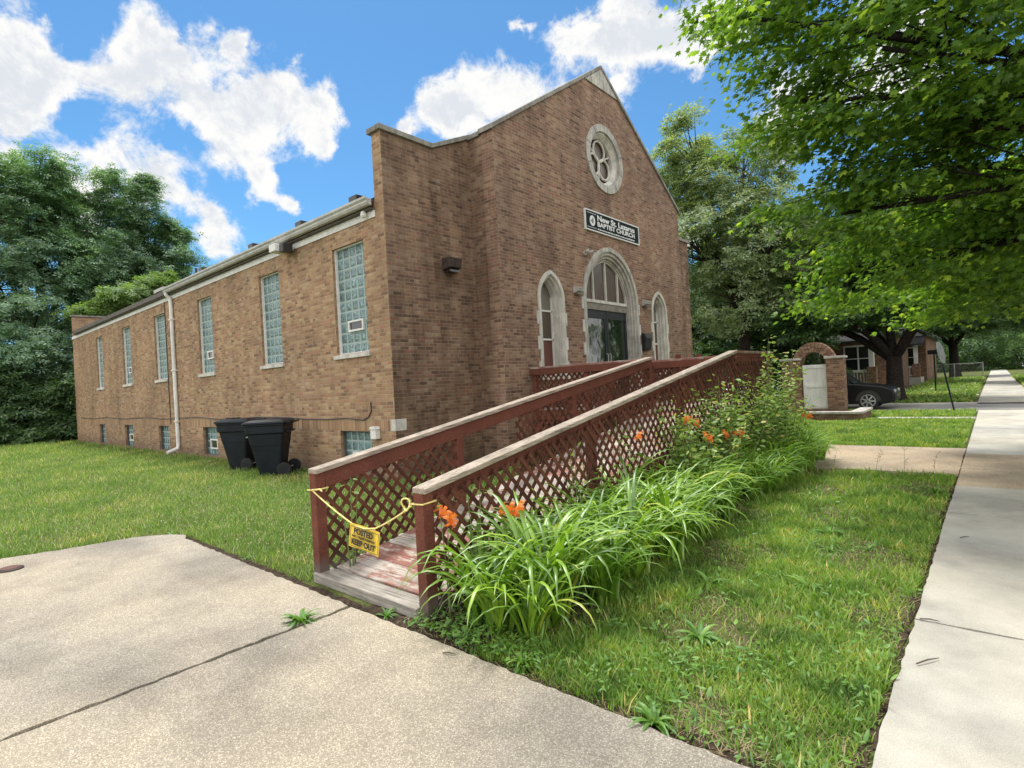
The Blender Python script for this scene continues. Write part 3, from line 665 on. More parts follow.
MB().box(-20.6, -19.7, yR0-.05, yR0+.5, 5.20, 5.30).build('roof_edge_flashing', 'gutter', church)
ds = MB()
ds.tube([(-19.42, WY-.19, 5.06), (-19.42, WY-.18, 4.98), (-19.42, WY-.07, 4.88), (-19.42, WY-.06, 4.6), (-19.42, WY-.06, .30), (-19.40, WY-.09, .16), (-19.36, WY-.40, .06)], .058, 8)
for z in (1.0, 2.6, 4.2): ds.box(-19.50, -19.34, WY-.13, WY-.001, z, z+.035)
ds.build('downspout', 'white', church)
# cable clipped along the wall
cb = [(-9.02, WY-.012, 1.42), (-9.02, WY-.012, 1.25), (-9.10, WY-.015, 1.14), (-9.3, WY-.015, 1.07)]
x = -9.9
while x > -33:
    cb.append((x, WY-.015, 1.11+.028*math.sin(x*1.3)+rnd.uniform(-.008, .008))); x -= .8
MB().tube(cb, .011, 5).build('wall_cable', 'black_metal', church)
MB().tube([(-20.15, WY-.02, 4.9), (-20.15, WY-.02, 2.4), (-20.14, WY-.02, .9)], .012, 5).build('wall_cable', 'black_metal', church)
MB().box(-8.95, -8.78, WY-.11, WY-.001, .72, .90).prism([(-8.97, .90), (-8.76, .90), (-8.79, .955), (-8.94, .955)], 'Y', WY-.125, WY-.002).build('vent_hood', 'white', church, bevel=.01)
# side windows
def side_window(x0, x1, z0, z1, sill, vent, base=False):
    wn = MB().box(x0-.002, x1+.002, WY+.12, WY+.17, z0-.002, z1+.002)
    win = MB(); fw_ = .022
    win.box(x0, x0+fw_, WY+.06, WY+.118, z0, z1).box(x1-fw_, x1, WY+.06, WY+.118, z0, z1).box(x0+fw_, x1-fw_, WY+.06, WY+.118, z1-fw_, z1).box(x0+fw_, x1-fw_, WY+.06, WY+.118, z0, z0+fw_)
    f = win.build('basement_window' if base else 'window', 'white' if not base else 'soffit', church)
    g = wn.build('glass_blocks', 'glassblock', f)
    # UVs in window space, so that whole blocks fill the opening
    nx = max(1, round((x1-x0)/.205)); nzz = max(1, round((z1-z0)/.205))
    for lp in g.data.loops:
        cu_ = g.data.vertices[lp.vertex_index].co
        X = cu_.x+world_loc(f).x; Z = cu_.z+world_loc(f).z
        g.data.uv_layers[0].data[lp.index].uv = ((X-x0)/(x1-x0)*nx*.2, (Z-z0)/(z1-z0)*nzz*.2+rnd.choice([0])*.2)
    if sill:
        MB().prism([(WY-.05, z0-.095), (WY+.16, z0-.095), (WY+.16, z0-.001), (WY-.05, z0-.015)], 'X', x0-.07, x1+.07).build('sill', 'stone', f, bevel=.005)
    if vent:
        vx0, vx1, vz0, vz1 = vent
        v = MB(); q = .035
        v.box(vx0, vx1, WY+.07, WY+.116, vz0, vz0+q).box(vx0, vx1, WY+.07, WY+.116, vz1-q, vz1).box(vx0, vx0+q, WY+.07, WY+.116, vz0+q, vz1-q).box(vx1-q, vx1, WY+.07, WY+.116, vz0+q, vz1-q)
        v.build('vent_frame', 'white', f)
        MB().box(vx0+q, vx1-q, WY+.10, WY+.115, vz0+q, vz1-q).build('vent_pane', 'pane_dark', f)
for i, (a, b) in enumerate(WIN):
    c = (a+b)/2
    side_window(a, b, 2.40, 4.55, True, {0: (c-.22, c+.30, 2.84, 3.06), 2: (c-.14, c+.26, 2.80, 3.03), 4: (c-.14, c+.22, 2.80, 3.03)}.get(i))
for i, (a, b) in enumerate(BAS):
    c = (a+b)/2
    side_window(a, b, .03, .85, False, {0: (c-.25, c+.25, .20, .42), 1: (c-.2, c+.3, .22, .50), 3: (c-.25, c+.25, .25, .50)}.get(i), True)
# arched openings with stepped stone surrounds
def ring(o, i): return o, [i]
def surround(spec, base, steps, par, name, mat):
    mb = MB()
    for k, (off0, off1, front, back) in enumerate(steps):
        o = arch(*spec, base, off0); i_ = arch(*spec, base-.05, off1)
        # open at the foot: build as a band following the outline
        n = len(o)
        oo = [o[0]]+o[:1:-1] if False else o; 
        O = o[1:]+o[:1]; I = i_[1:]+i_[:1]; I[0] = (I[0][0], base); I[-1] = (I[-1][0], base)
        vs = []
        for (a, b) in zip(O, I): vs += [(front, a[0], a[1]), (front, b[0], b[1]), (back, a[0], a[1]), (back, b[0], b[1])]
        fs = []
        for j in range(len(O)-1):
            p, q = 4*j, 4*(j+1)
            fs += [(p, p+1, q+1, q), (p+2, q+2, q+3, p+3), (p, q, q+2, p+2), (p+1, p+3, q+3, q+1)]
        fs += [(0, 2, 3, 1), (4*(len(O)-1), 4*(len(O)-1)+1, 4*(len(O)-1)+3, 4*(len(O)-1)+2)]
        mb.add(vs, fs)
    return mb.build(name, mat, par, weld=False)
def quoins(spec, base, par, w=.085, n=0):
    mb = MB(); yc, hw, spring, rise = spec; z = base; k = 0
    while z < spring-.15:
        h = .30 if k % 2 == 0 else .27
        if k % 2 == 0:
            for s in (-1, 1):
                a, b = sorted((yc+s*(hw-.005), yc+s*(hw+w))); mb.box(MX-.05, MX+.028, a, b, z, z+h)
        z += h; k += 1
    return split_build(mb, 'quoin_stone', 'stone', par, bevel=.006)
dspec = DOOR
doorway = thing  # (name reserved)
def part_empty(name, parent, loc):
    o = bpy.data.objects.new(name, None); C.objects.link(o); o.parent = parent; o.location = Vector(loc)-world_loc(parent); o.empty_display_size = .1; return o
sur = surround(DOOR, 1.06, [(0, .115, MX+.03, MX-.30), (.115, .20, MX-.015, MX-.30), (.20, .275, MX-.07, MX-.30), (.275, .33, MX-.125, MX-.30)], church, 'door_surround', 'stone_grey')
quoins(DOOR, 1.1, sur, .07)
# tympanum lights over the doors
hw_in = 1.08
ty = MB().holed(arch(*DOOR, 3.70, .30), [], 'X', MX-.235, .02)
tym = ty.build('fanlight', 'pane_brown', church)
bars = MB(); zb = 3.62
bars.box(MX-.23, MX-.15, YC-1.10, YC+1.10, zb, zb+.075)
def arch_top(y, off=.33):
    yc, hw, spring, rise = DOOR; R0 = (hw*hw+rise*rise)/(2*hw); cx = R0-hw; R1 = R0-off
    dx = abs(y-yc)+cx
    return spring+math.sqrt(max(0, R1*R1-dx*dx))
for y in (YC-.62, YC-.0, YC+.62):
    bars.box(MX-.225, MX-.165, y-.022, y+.022, zb+.07, arch_top(y)-.0)
split_build(bars, 'mullion', 'stone', tym)
rim = surround(DOOR, 3.70, [(.325, .365, MX-.16, MX-.22)], tym, 'fanlight_rim', 'stone')
MB().box(MX-.30, MX-.17, YC-1.09, YC+1.09, 3.44, 3.615).build('door_lintel', 'beige', church)
for s in (-1, 1):
    y0, y1 = sorted((YC+s*.012, YC+s*1.075)); fr = .085
    d = MB().box(MX-.26, MX-.21, y0, y0+fr, 1.075, 3.435).box(MX-.26, MX-.21, y1-fr, y1, 1.075, 3.435).box(MX-.26, MX-.21, y0+fr, y1-fr, 3.22, 3.435).box(MX-.26, MX-.21, y0+fr, y1-fr, 1.075, 1.30).build('door', 'door_black', church, bevel=.004)
    MB().box(MX-.245, MX-.232, y0+fr, y1-fr, 1.30, 3.22).build('pane', 'door_glass', d)
    yh = YC+s*.075
    MB().tube([(MX-.21, yh, 1.95), (MX-.16, yh, 1.97), (MX-.16, yh, 2.27), (MX-.21, yh, 2.29)], .012, 8).build('handle', 'light_grey', d)
MB().box(MX-.34, MX-.30, YC-1.40, YC+1.40, .9, 5.1).build('vestibule_back', 'trim_dark', church)
for spec in (WL, WR):
    s_ = surround(spec, 1.76, [(0, .085, MX+.03, MX-.30), (.085, .15, MX-.03, MX-.30), (.15, .20, MX-.12, MX-.30)], church, 'window_surround', 'stone')
    quoins(spec, 1.78, s_, .065)
    yc, hw, sp, ri = spec
    MB().box(MX-.30, MX+.06, yc-hw-.05, yc+hw+.05, 1.66, 1.758).build('sill', 'stone', s_, bevel=.006)
    g = MB().holed(arch(*spec, 3.28, .18), [], 'X', MX-.262, .02).build('arched_window', 'pane_grey', church)
    MB().box(MX-.262, MX-.242, yc-.32, yc+.32, 2.62, 3.26).build('pane', 'pane_brown', g)
    MB().box(MX-.262, MX-.242, yc-.32, yc+.32, 1.76, 2.60).build('lower_panel', 'pane_red', g)
    MB().box(MX-.25, MX-.21, yc-.31, yc+.31, 3.255, 3.295).box(MX-.25, MX-.21, yc-.31, yc+.31, 2.59, 2.63).box(MX-.25, MX-.21, yc-.31, yc-.27, 1.76, 3.6).box(MX-.25, MX-.21, yc+.27, yc+.31, 1.76, 3.6).build('sash_frame', 'white', g)
# round window
def cring(r0_, r1_, x0, x1, yc=YC, zc=7.45, n=56, tilt=0):
    m_ = MB(); vs = []; fs = []
    for k in range(n):
        a = 2*PI*k/n; c, s = math.cos(a), math.sin(a)
        vs += [(x1, yc+r0_*c, zc+r0_*s), (x1-tilt, yc+r1_*c, zc+r1_*s), (x0, yc+r0_*c, zc+r0_*s), (x0, yc+r1_*c, zc+r1_*s)]
    for k in range(n):
        p, q = 4*k, 4*((k+1) % n); fs += [(p, p+1, q+1, q), (p+2, q+2, q+3, p+3), (p, q, q+2, p+2), (p+1, p+3, q+3, q+1)]
    return m_.add(vs, fs)
rose = cring(.90, .72, MX-.3, MX+.035).build('round_window', 'stone_grey', church, weld=False)
cring(.72, .66, MX-.3, MX-.02).build('inner_moulding', 'stone_grey', rose, weld=False)
cring(.66, .58, MX-.3, MX-.03, tilt=.10).build('inner_moulding', 'stone', rose, weld=False)
jt = MB()
for k in range(10):
    a = 2*PI*(k+.5)/10
    jt.beam((MX+.037, YC+.725*math.cos(a), 7.45+.725*math.sin(a)), (MX+.037, YC+.897*math.cos(a), 7.45+.897*math.sin(a)), .012, .004, (1, 0, 0))
split_build(jt, 'stone_joint', 'soffit', rose)
MB().prism(circ(.60), 'X', MX-.25, MX-.23).build('pane', 'pane_brown', rose)
tr = MB()
for a in (85, -35, 205):
    yc, zc = YC+.29*math.cos(R_(a)), 7.45+.29*math.sin(R_(a))
    pts = [(MX-.19, yc+.27*math.cos(2*PI*k/24), zc+.27*math.sin(2*PI*k/24)) for k in range(25)]
    tr.tube(pts, .034, 8, False)
for a in (25, 145, 265):
    tr.tube([(MX-.19, YC, 7.45), (MX-.19, YC+.6*math.cos(R_(a)), 7.45+.6*math.sin(R_(a)))], .03, 6, False)
tr.build('tracery', 'stone', rose, smooth=True)

# ---- things fixed on the church
def text_mesh(txt, size, mat, parent, matrix, bold=0, width=None, name='lettering', ext=.002):
    cu = bpy.data.curves.new('txt', 'FONT'); cu.body = txt; cu.size = size; cu.align_x = 'CENTER'; cu.extrude = ext; cu.offset = bold; cu.resolution_u = 3
    o = bpy.data.objects.new('txt', cu); C.objects.link(o); bpy.context.view_layer.update()
    me = bpy.data.meshes.new_from_object(o.evaluated_get(bpy.context.evaluated_depsgraph_get()))
    w_ = max(v.co.x for v in me.vertices)-min(v.co.x for v in me.vertices); bpy.data.objects.remove(o); bpy.data.curves.remove(cu)
    k = (width/w_) if width else 1
    for v in me.vertices: v.co.x *= k
    me.transform(matrix); me.materials.clear(); me.materials.append(M[mat])
    ob = bpy.data.objects.new(name, me); C.objects.link(ob); ob.parent = parent; return ob
sy0, sy1, sz0, sz1 = 11.80, 14.52, 5.43, 5.90; SXF = MX+.035
sg = thing('church_sign', 'long dark church name sign with white border above the arched doorway', 'sign', (MX, (sy0+sy1)/2, sz0))
MB().box(MX+.001, SXF, sy0, sy1, sz0, sz1).build('board', 'sign_black', sg)
b_ = MB(); q = .028
b_.box(MX+.001, SXF+.012, sy0-q, sy1+q, sz1, sz1+q).box(MX+.001, SXF+.012, sy0-q, sy1+q, sz0-q, sz0).box(MX+.001, SXF+.012, sy0-q, sy0, sz0, sz1).box(MX+.001, SXF+.012, sy1, sy1+q, sz0, sz1)
b_.build('border', 'sign_white', sg)
def face_x(y, z): return Matrix.Translation((SXF+.003-MX, y-(sy0+sy1)/2, z-sz0)) @ Matrix(((0, 0, 1, 0), (1, 0, 0, 0), (0, 1, 0, 0), (0, 0, 0, 1)))
text_mesh('New St. Lazarus', .20, 'sign_white', sg, face_x(13.32, 5.715), .006, 1.95)
text_mesh('BAPTIST CHURCH', .165, 'sign_white', sg, face_x(13.32, 5.565), .005, 1.95)
ln = MB()
yq = 12.35
r3 = random.Random(3)
while yq < 14.25:
    l_ = r3.uniform(.05, .12); ln.box(SXF+.001, SXF+.004, yq, min(yq+l_, 14.3), 5.475, 5.475+r3.uniform(.022, .034)); yq += l_+.025
ln.box(SXF+.001, SXF+.004, 11.86, 12.3, 5.845, 5.855).box(SXF+.001, SXF+.004, 11.86, 12.3, 5.485, 5.495)
ln.build('small_print', 'sign_white', sg)
em = MB().prism([(12.11+.125*math.cos(2*PI*k/20), 5.665+.135*math.sin(2*PI*k/20)) for k in range(20)], 'X', SXF+.001, SXF+.005).build('emblem', 'sign_white', sg)
MB().prism([(12.09, 5.60), (12.13, 5.60), (12.155, 5.69), (12.12, 5.75), (12.10, 5.69)], 'X', SXF+.006, SXF+.008).prism([(12.02, 5.66), (12.06, 5.62), (12.07, 5.70)], 'X', SXF+.006, SXF+.008).build('emblem_figure', 'sign_black', em)
for y, z, lb in ((11.25, 3.80, 'grey box light between the left arched window and the doorway arch'), (14.72, 3.74, 'grey box light between the doorway arch and the right arched window')):
    l = thing('wall_light', lb, 'light', (MX, y, z), 'box lights beside the church doorway')
    MB().prism([(y-.13, z-.07), (y+.13, z-.07), (y+.13, z+.09), (y-.13, z+.09)], 'X', MX+.001, MX+.05).build('back_plate', 'light_grey', l, bevel=.01)
    MB().add([(MX+.05, y-.12, z-.06), (MX+.05, y+.12, z-.06), (MX+.05, y+.12, z+.09), (MX+.05, y-.12, z+.09), (MX+.14, y-.12, z-.03), (MX+.14, y+.12, z-.03), (MX+.17, y+.12, z+.06), (MX+.17, y-.12, z+.06)],
             [(0, 1, 2, 3), (4, 5, 6, 7), (0, 4, 5, 1), (3, 2, 6, 7), (1, 5, 6, 2), (0, 3, 7, 4)]).build('lamp_housing', 'light_grey', l, bevel=.01)
    MB().box(MX+.055, MX+.13, y-.10, y+.10, z-.10, z-.062).build('lens', 'pane_grey', l)
fl = thing('floodlight', 'small twin floodlight at the upper left of the doorway arch', 'light', (MX, 11.72, 4.78))
MB().lathe([(.055, .001), (.055, .04), (.03, .05)], (MX, 11.72, 4.78), 16, 'X').build('mount', 'light_grey', fl)
for s in (-1, 1): MB().tube([(MX+.05, 11.72+.03*s, 4.78), (MX+.09, 11.72+.08*s, 4.81), (MX+.17, 11.72+.12*s, 4.79)], [.018, .03, .055], 12).build('lamp_head', 'light_grey', fl, smooth=True)
bl_ = thing('wall_light', 'rusty brown box lamp high on the recessed brick wall at the corner', 'light', (SX, 7.75, 4.0))
MB().add([(SX+.001, 7.55, 3.98), (SX+.001, 7.92, 3.98), (SX+.001, 7.92, 4.24), (SX+.001, 7.55, 4.24), (SX+.20, 7.57, 4.03), (SX+.20, 7.90, 4.03), (SX+.24, 7.90, 4.22), (SX+.24, 7.57, 4.22)],
         [(0, 1, 2, 3), (4, 5, 6, 7), (0, 4, 5, 1), (3, 2, 6, 7), (1, 5, 6, 2), (0, 3, 7, 4)]).build('lamp_housing', 'rust', bl_, bevel=.012)
MB().box(SX+.02, SX+.18, 7.60, 7.87, 3.945, 3.985).build('lens', 'pane_dark', bl_)
fl2 = thing('floodlight', 'white floodlight under the gutter on the long side wall', 'light', (-11.75, WY, 5.0))
MB().box(-11.85, -11.62, WY-.20, WY-.024, 4.84, 4.88).build('bracket', 'white', fl2)
MB().box(-11.98, -11.70, WY-.42, WY-.14, 4.80, 4.97).build('lamp_housing', 'white', fl2, bevel=.02)
MB().box(-11.66, -11.50, WY-.34, WY-.10, 4.76, 4.95).build('sensor', 'trim_dark', fl2, bevel=.02)
fl3 = thing('security_light', 'small white lamp under the gutter beside the corner parapet', 'light', (-8.75, WY, 5.06))
MB().lathe([(.045, .0), (.045, -.03), (.06, -.05), (.05, -.10), (.02, -.12)], (-8.80, WY-.10, 5.0), 14).build('lamp_head', 'white', fl3, smooth=True)
mbx = thing('mailbox', 'dark wall mailbox between the doorway arch and the right arched window', 'mailbox', (MX, 14.62, 2.35))
MB().prism([(MX+.001, 2.35), (MX+.12, 2.42), (MX+.15, 2.72), (MX+.10, 2.84), (MX+.001, 2.88)], 'Y', 14.45, 14.80).build('box', 'black_metal', mbx, bevel=.01)
MB().prism([(MX+.105, 2.845), (MX+.16, 2.71), (MX+.168, 2.715), (MX+.11, 2.858)], 'Y', 14.44, 14.81).build('lid', 'trim_dark', mbx)

# ------------------------------------------------------------------ access ramp
RX, LX, Y0, Y1, YEND, YN = -3.135, -4.6, 2.55, 8.95, 10.8, 9.35
S = .163
def rz(y): return .03+S*(y-Y0) if y < Y1 else 1.06       # deck height
def tz(y): return rz(y)+.895                              # top of the cap
ramp = thing('access_ramp', 'red painted timber access ramp with lattice railings climbing to the church door', 'ramp', (-3.9, 5.6, 0))
# deck
dk = MB(); y = Y0+.12
while y < Y1:
    y2 = min(y+.14, Y1); j = rnd.uniform(-.003, .003)
    x0, x1 = LX+.03+rnd.uniform(-.01, .01), RX-.03+rnd.uniform(-.01, .01)
    dk.add([(x0, y, rz(y)+j-.035), (x1, y, rz(y)+j-.035), (x1, y2-.009, rz(y2)+j-.035), (x0, y2-.009, rz(y2)+j-.035), (x0, y, rz(y)+j), (x1, y, rz(y)+j), (x1, y2-.009, rz(y2)+j), (x0, y2-.009, rz(y2)+j)],
           [(0, 3, 2, 1), (4, 5, 6, 7), (0, 1, 5, 4), (1, 2, 6, 5), (2, 3, 7, 6), (3, 0, 4, 7)]); y = y2
y = Y1+.004
while y < YEND:
    dk.box(MX+.09 if y > YN else LX, RX-.02, y, y+.132, 1.025, 1.06+rnd.uniform(-.002, .002)); y += .14
while y < 14.9:
    dk.box(MX+.09, -5.55, y, y+.132, 1.025, 1.06+rnd.uniform(-.002, .002)); y += .14
dk.build('deck', 'deck', ramp, weld=False)
MB().box(LX-.02, RX-.055, Y0-.075, Y0+.105, -.10, .045).build('threshold_board', 'cap_x', ramp, bevel=.008)
st = MB()
for x in (LX+.03, -3.9, RX-.03):
    st.add([(x-.02, Y0+.1, -.1), (x+.02, Y0+.1, -.1), (x+.02, Y1, .82), (x-.02, Y1, .82), (x-.02, Y0+.1, 0), (x+.02, Y0+.1, 0), (x+.02, Y1, 1.02), (x-.02, Y1, 1.02)], [(0, 3, 2, 1), (4, 5, 6, 7), (0, 1, 5, 4), (1, 2, 6, 5), (2, 3, 7, 6), (3, 0, 4, 7)])
st.box(MX+.09, RX-.03, YEND-.04, YEND, .82, 1.024).box(-5.6, -5.56, YEND, 14.9, .82, 1.024).box(MX+.09, LX, YN, YN+.04, .82, 1.024).box(MX+.09, -5.56, 14.86, 14.9, .82, 1.024)
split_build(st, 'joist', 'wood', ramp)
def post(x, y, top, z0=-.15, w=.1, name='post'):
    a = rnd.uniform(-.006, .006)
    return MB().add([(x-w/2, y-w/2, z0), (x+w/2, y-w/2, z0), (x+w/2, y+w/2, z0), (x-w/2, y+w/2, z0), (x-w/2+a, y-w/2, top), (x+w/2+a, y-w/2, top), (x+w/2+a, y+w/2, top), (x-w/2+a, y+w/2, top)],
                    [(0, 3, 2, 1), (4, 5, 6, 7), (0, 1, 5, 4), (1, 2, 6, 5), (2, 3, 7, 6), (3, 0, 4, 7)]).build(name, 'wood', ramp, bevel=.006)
for x, ysn in ((RX, (Y0, 4.75, 6.9, 8.93, YEND)), (LX, (Y0, 4.27, 6.55, 8.93))):
    for y in ysn: post(x, y, tz(y)-.045+(.045 if (x == LX and y == Y0) else 0), w=.1 if y == Y0 or x == LX else .088)
for (x, y, zt) in ((MX+.12, YN, 1.93), (-6.15, YN, 1.91), (-4.75, YEND, 1.91), (-5.6, YEND, 1.93), (-5.6, 12.4, 2.10), (-5.6, 13.6, 2.12), (-5.6, 14.85, 2.0), (MX+.12, 14.85, 1.91), (-6.6, 14.85, 1.91)):
    post(x, y, zt, name='post')
def beamquad(name, mat, pts_lo, pts_hi, x0, x1, bevel=.006):
    vs = [(x0, *pts_lo[0]), (x1, *pts_lo[0]), (x1, *pts_lo[1]), (x0, *pts_lo[1]), (x0, *pts_hi[0]), (x1, *pts_hi[0]), (x1, *pts_hi[1]), (x0, *pts_hi[1])]
    return MB().add(vs, [(0, 3, 2, 1), (4, 5, 6, 7), (0, 1, 5, 4), (1, 2, 6, 5), (2, 3, 7, 6), (3, 0, 4, 7)]).build(name, mat, ramp, bevel=bevel)
for x, yA in ((RX, YEND), (LX, Y1)):
    a, b = Y0-.12, Y1
    fz = .0 if x == RX else .045
    a = Y0-.055
    beamquad('handrail_cap', 'cap_y', [(a, tz(a)-.042+fz), (b, tz(b)-.042+.01)], [(a, tz(a)+fz), (b, tz(b)+.01)], x-.052, x+.088)
    s = 1 if x == RX else 1
    yq_ = Y0+.052; beamquad('top_rail', 'wood', [(yq_, tz(yq_)-.15), (b, tz(b)-.17)], [(yq_, tz(yq_)-.046), (b, tz(b)-.046)], x-.03, x+.02)
    if x == LX: beamquad('top_rail', 'wood', [(Y0+.052, tz(Y0+.05)-.15), (b, tz(b)-.17)], [(Y0+.052, tz(Y0+.05)-.005), (b, tz(b)-.046)], x+.021, x+.052)
beamquad('handrail_cap', 'cap_red', [(Y1+.005, 1.913), (YEND+.06, 1.913)], [(Y1+.005, 1.955), (YEND+.06, 1.955)], RX-.07, RX+.07)
beamquad('top_rail', 'wood', [(Y1, 1.87), (YEND, 1.87)], [(Y1, 1.91), (YEND, 1.91)], RX+.0, RX+.05)
def xrail(y, x0, x1, nm='handrail_cap', z=1.955):
    MB().box(x0, x1, y-.07, y+.07, z-.042, z).build(nm, 'cap_red', ramp, bevel=.006)
    MB().box(x0, x1, y-.088, y-.052, z-.175, z-.046).build('top_rail', 'wood', ramp, bevel=.004)
xrail(YN, MX+.04, LX-.10); xrail(YEND, -5.68, RX-.075); xrail(14.85, MX+.04, -5.5)
MB().box(-5.67, -5.53, YEND+.075, 14.77, 1.913, 1.955).build('handrail_cap', 'cap_red', ramp, bevel=.006)
MB().box(-5.688, -5.652, YEND+.075, 14.77, 1.78, 1.91).build('top_rail', 'wood', ramp)
# lattice: two layers of diagonal laths, clipped to the bay
def clip_line(poly, p, d):
    ts = []
    n = len(poly)
    for i in range(n):
        a, b = poly[i], poly[(i+1) % n]; ex, ez_ = b[0]-a[0], b[1]-a[1]
        den = d[0]*ez_-d[1]*ex
        if abs(den) < 1e-9: continue
        t_ = ((a[0]-p[0])*ez_-(a[1]-p[1])*ex)/den; u_ = ((a[0]-p[0])*d[1]-(a[1]-p[1])*d[0])/den
        if -1e-9 <= u_ <= 1+1e-9: ts.append(t_)
    return (min(ts), max(ts)) if len(ts) >= 2 else None
def lattice(poly, axis, at, pitch=.098, wlat=.036, th=.007, seed=0):
    mb = MB(); hs = [p[0] for p in poly]; zs = [p[1] for p in poly]; r4 = random.Random(seed)
    span = max(hs)-min(hs)+max(zs)-min(zs)
    for k_, sg_ in ((0, 1), (1, -1)):
        d = (math.cos(R_(48)), sg_*math.sin(R_(48))); stp = pitch/math.sin(R_(48))
        h = min(hs)-(span)
        while h < max(hs)+span:
            p = (h+r4.uniform(-.009, .009), min(zs) if sg_ > 0 else max(zs)); c = clip_line(poly, p, d)
            if c and c[1]-c[0] > .05:
                A = (p[0]+d[0]*c[0], p[1]+d[1]*c[0]); B = (p[0]+d[0]*c[1], p[1]+d[1]*c[1]); o = at+k_*(th+.001)
                if axis == 'X': mb.beam((o, A[0], A[1]), (o, B[0], B[1]), th, wlat, (0, -d[1], d[0]))
                else: mb.beam((A[0], o, A[1]), (B[0], o, B[1]), th, wlat, (-d[1], 0, d[0]))
            h += stp
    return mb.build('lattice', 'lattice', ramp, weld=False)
def bay(x, ya, yb, lo, at, seed):
    lattice([(ya, lo(ya)), (yb, lo(yb)), (yb, tz(yb)-.10), (ya, tz(ya)-.10)], 'X', at, seed=seed)
rp = (Y0, 4.75, 6.9, 8.93, YEND)
bay(RX, Y0+.045, Y1, lambda y: -.03, RX+.057, 0); bay(RX, Y1+.01, YEND, lambda y: -.03, RX+.057, 3)
for i, (a, b) in enumerate(((Y0+.04, 4.22), (5.25, 6.5), (6.6, 8.9))): bay(LX, a, b, lambda y: rz(y)-.02, LX+.03, 10+i)
def flat_bay(x0, x1, y, seed, lo=.0): lattice([(x0, lo), (x1, lo), (x1, 1.86), (x0, 1.86)], 'Y', y, seed=seed)
flat_bay(MX+.17, -6.2, YN-.03, 20, 1.08); flat_bay(-6.1, LX-.06, YN-.03, 21, 1.08)
flat_bay(-5.55, -4.8, YEND-.03, 22, 1.08); flat_bay(-4.7, RX-.05, YEND-.03, 23)
lattice([(YEND+.05, .0), (14.8, .0), (14.8, 1.86), (YEND+.05, 1.86)], 'X', -5.57, seed=24)
# rope and warning sign across the entrance
rp_ = thing('rope', 'yellow rope tied between the two front ramp posts', 'rope', (LX, Y0, .77))
yr = Y0-.062
def loop(x, z): return [(x-.062, yr+.124, z), (x-.062, yr, z-.004), (x+.066, yr, z+.004), (x+.066, yr+.124, z+.01), (x-.06, yr+.126, z+.004)]
pts = loop(LX, .775)
MB().tube(pts, .0065, 6).tube([(LX+.03, yr-.008, .778), (LX+.05, yr-.02, .786), (LX+.16, yr-.01, .80), (LX+.20, yr-.01, .785)], .007, 6).build('left_knot', 'rope', rp_)
def sag(a, b, s, n=14):
    a, b = Vector(a), Vector(b); return [a.lerp(b, k/n)-Vector((0, 0, s*4*(k/n)*(1-k/n))) for k in range(n+1)]
MB().tube(sag((LX+.04, yr-.01, .777), (-3.93, yr-.012, .555), .012), .0065, 6).tube([(-3.93, yr-.012, .555), (-3.78, yr-.016, .545), (-3.64, yr-.012, .565)], .0065, 6).tube(sag((-3.64, yr-.012, .565), (RX-.05, yr-.01, .785), .012), .0065, 6).build('strand', 'rope', rp_)
kn = [(RX-.11+.045*math.cos(a), yr-.012+.01*math.sin(2*a), .79+.045*math.sin(a)) for a in [k*PI/7 for k in range(15)]]
MB().tube(loop(RX, .80), .0065, 6).tube(kn, .0065, 6).build('right_knot', 'rope', rp_)
ws = thing('warning_sign', 'yellow plastic warning sign hanging from the rope across the ramp entrance', 'sign', (-3.78, yr-.02, .37))
ang = R_(-4)
nx_, nz_ = 6, 4; vs = []; fs = []
for side_ in (0, 1):
    for j in range(nz_+1):
        for i in range(nx_+1):
            u_, v_ = i/nx_, j/nz_; xx = (u_-.5)*.40; zz = v_*.185; bow = .012*math.sin(u_*PI)-.018*(1-v_)
            vs.append((xx*math.cos(ang)-zz*math.sin(ang), bow-.002*side_, zz*math.cos(ang)+xx*math.sin(ang)+.005))
    o_ = side_*(nx_+1)*(nz_+1)
    for j in range(nz_):
        for i in range(nx_):
            a_ = o_+j*(nx_+1)+i; fs.append((a_, a_+1, a_+nx_+2, a_+nx_+1))
MB().add(vs, fs).build('board', 'yellow', ws, local=True)
bd = MB()
for x0, x1, z0, z1 in ((-.185, .185, .168, .171), (-.185, .185, .014, .017), (-.188, -.185, .014, .171), (.185, .188, .014, .171)): bd.box(x0, x1, -.0085, -.0075, z0, z1)
bdo = bd.build('border', 'ink', ws, local=True); bdo.rotation_euler = (R_(-5), R_(4), 0); bdo.location = (0, -.012, .0)
def wtext(s_, size, z, wd_, bold):
    m_ = Matrix.Translation((0, -.014+(-.018*(1-z/.185))*.6, .005)) @ Matrix.Rotation(R_(4), 4, 'Y') @ Matrix.Translation((0, 0, z)) @ Matrix.Rotation(R_(90-5), 4, 'X')
    text_mesh(s_, size, 'ink', ws, m_, bold, wd_, ext=.0008)
wtext('POSTED', .062, .118, .255, .0028); wtext('NO TRESPASSING', .026, .088, .30, .001); wtext('KEEP OUT', .062, .030, .32, .0028)
MB().tube([(-.15, -.004, .185), (-.15, -.006, .195), (-.145, .004, .198)], .003, 5).tube([(.15, -.004, .172), (.15, -.006, .19), (.145, .004, .198)], .003, 5).build('tie', 'rope', ws, local=True)

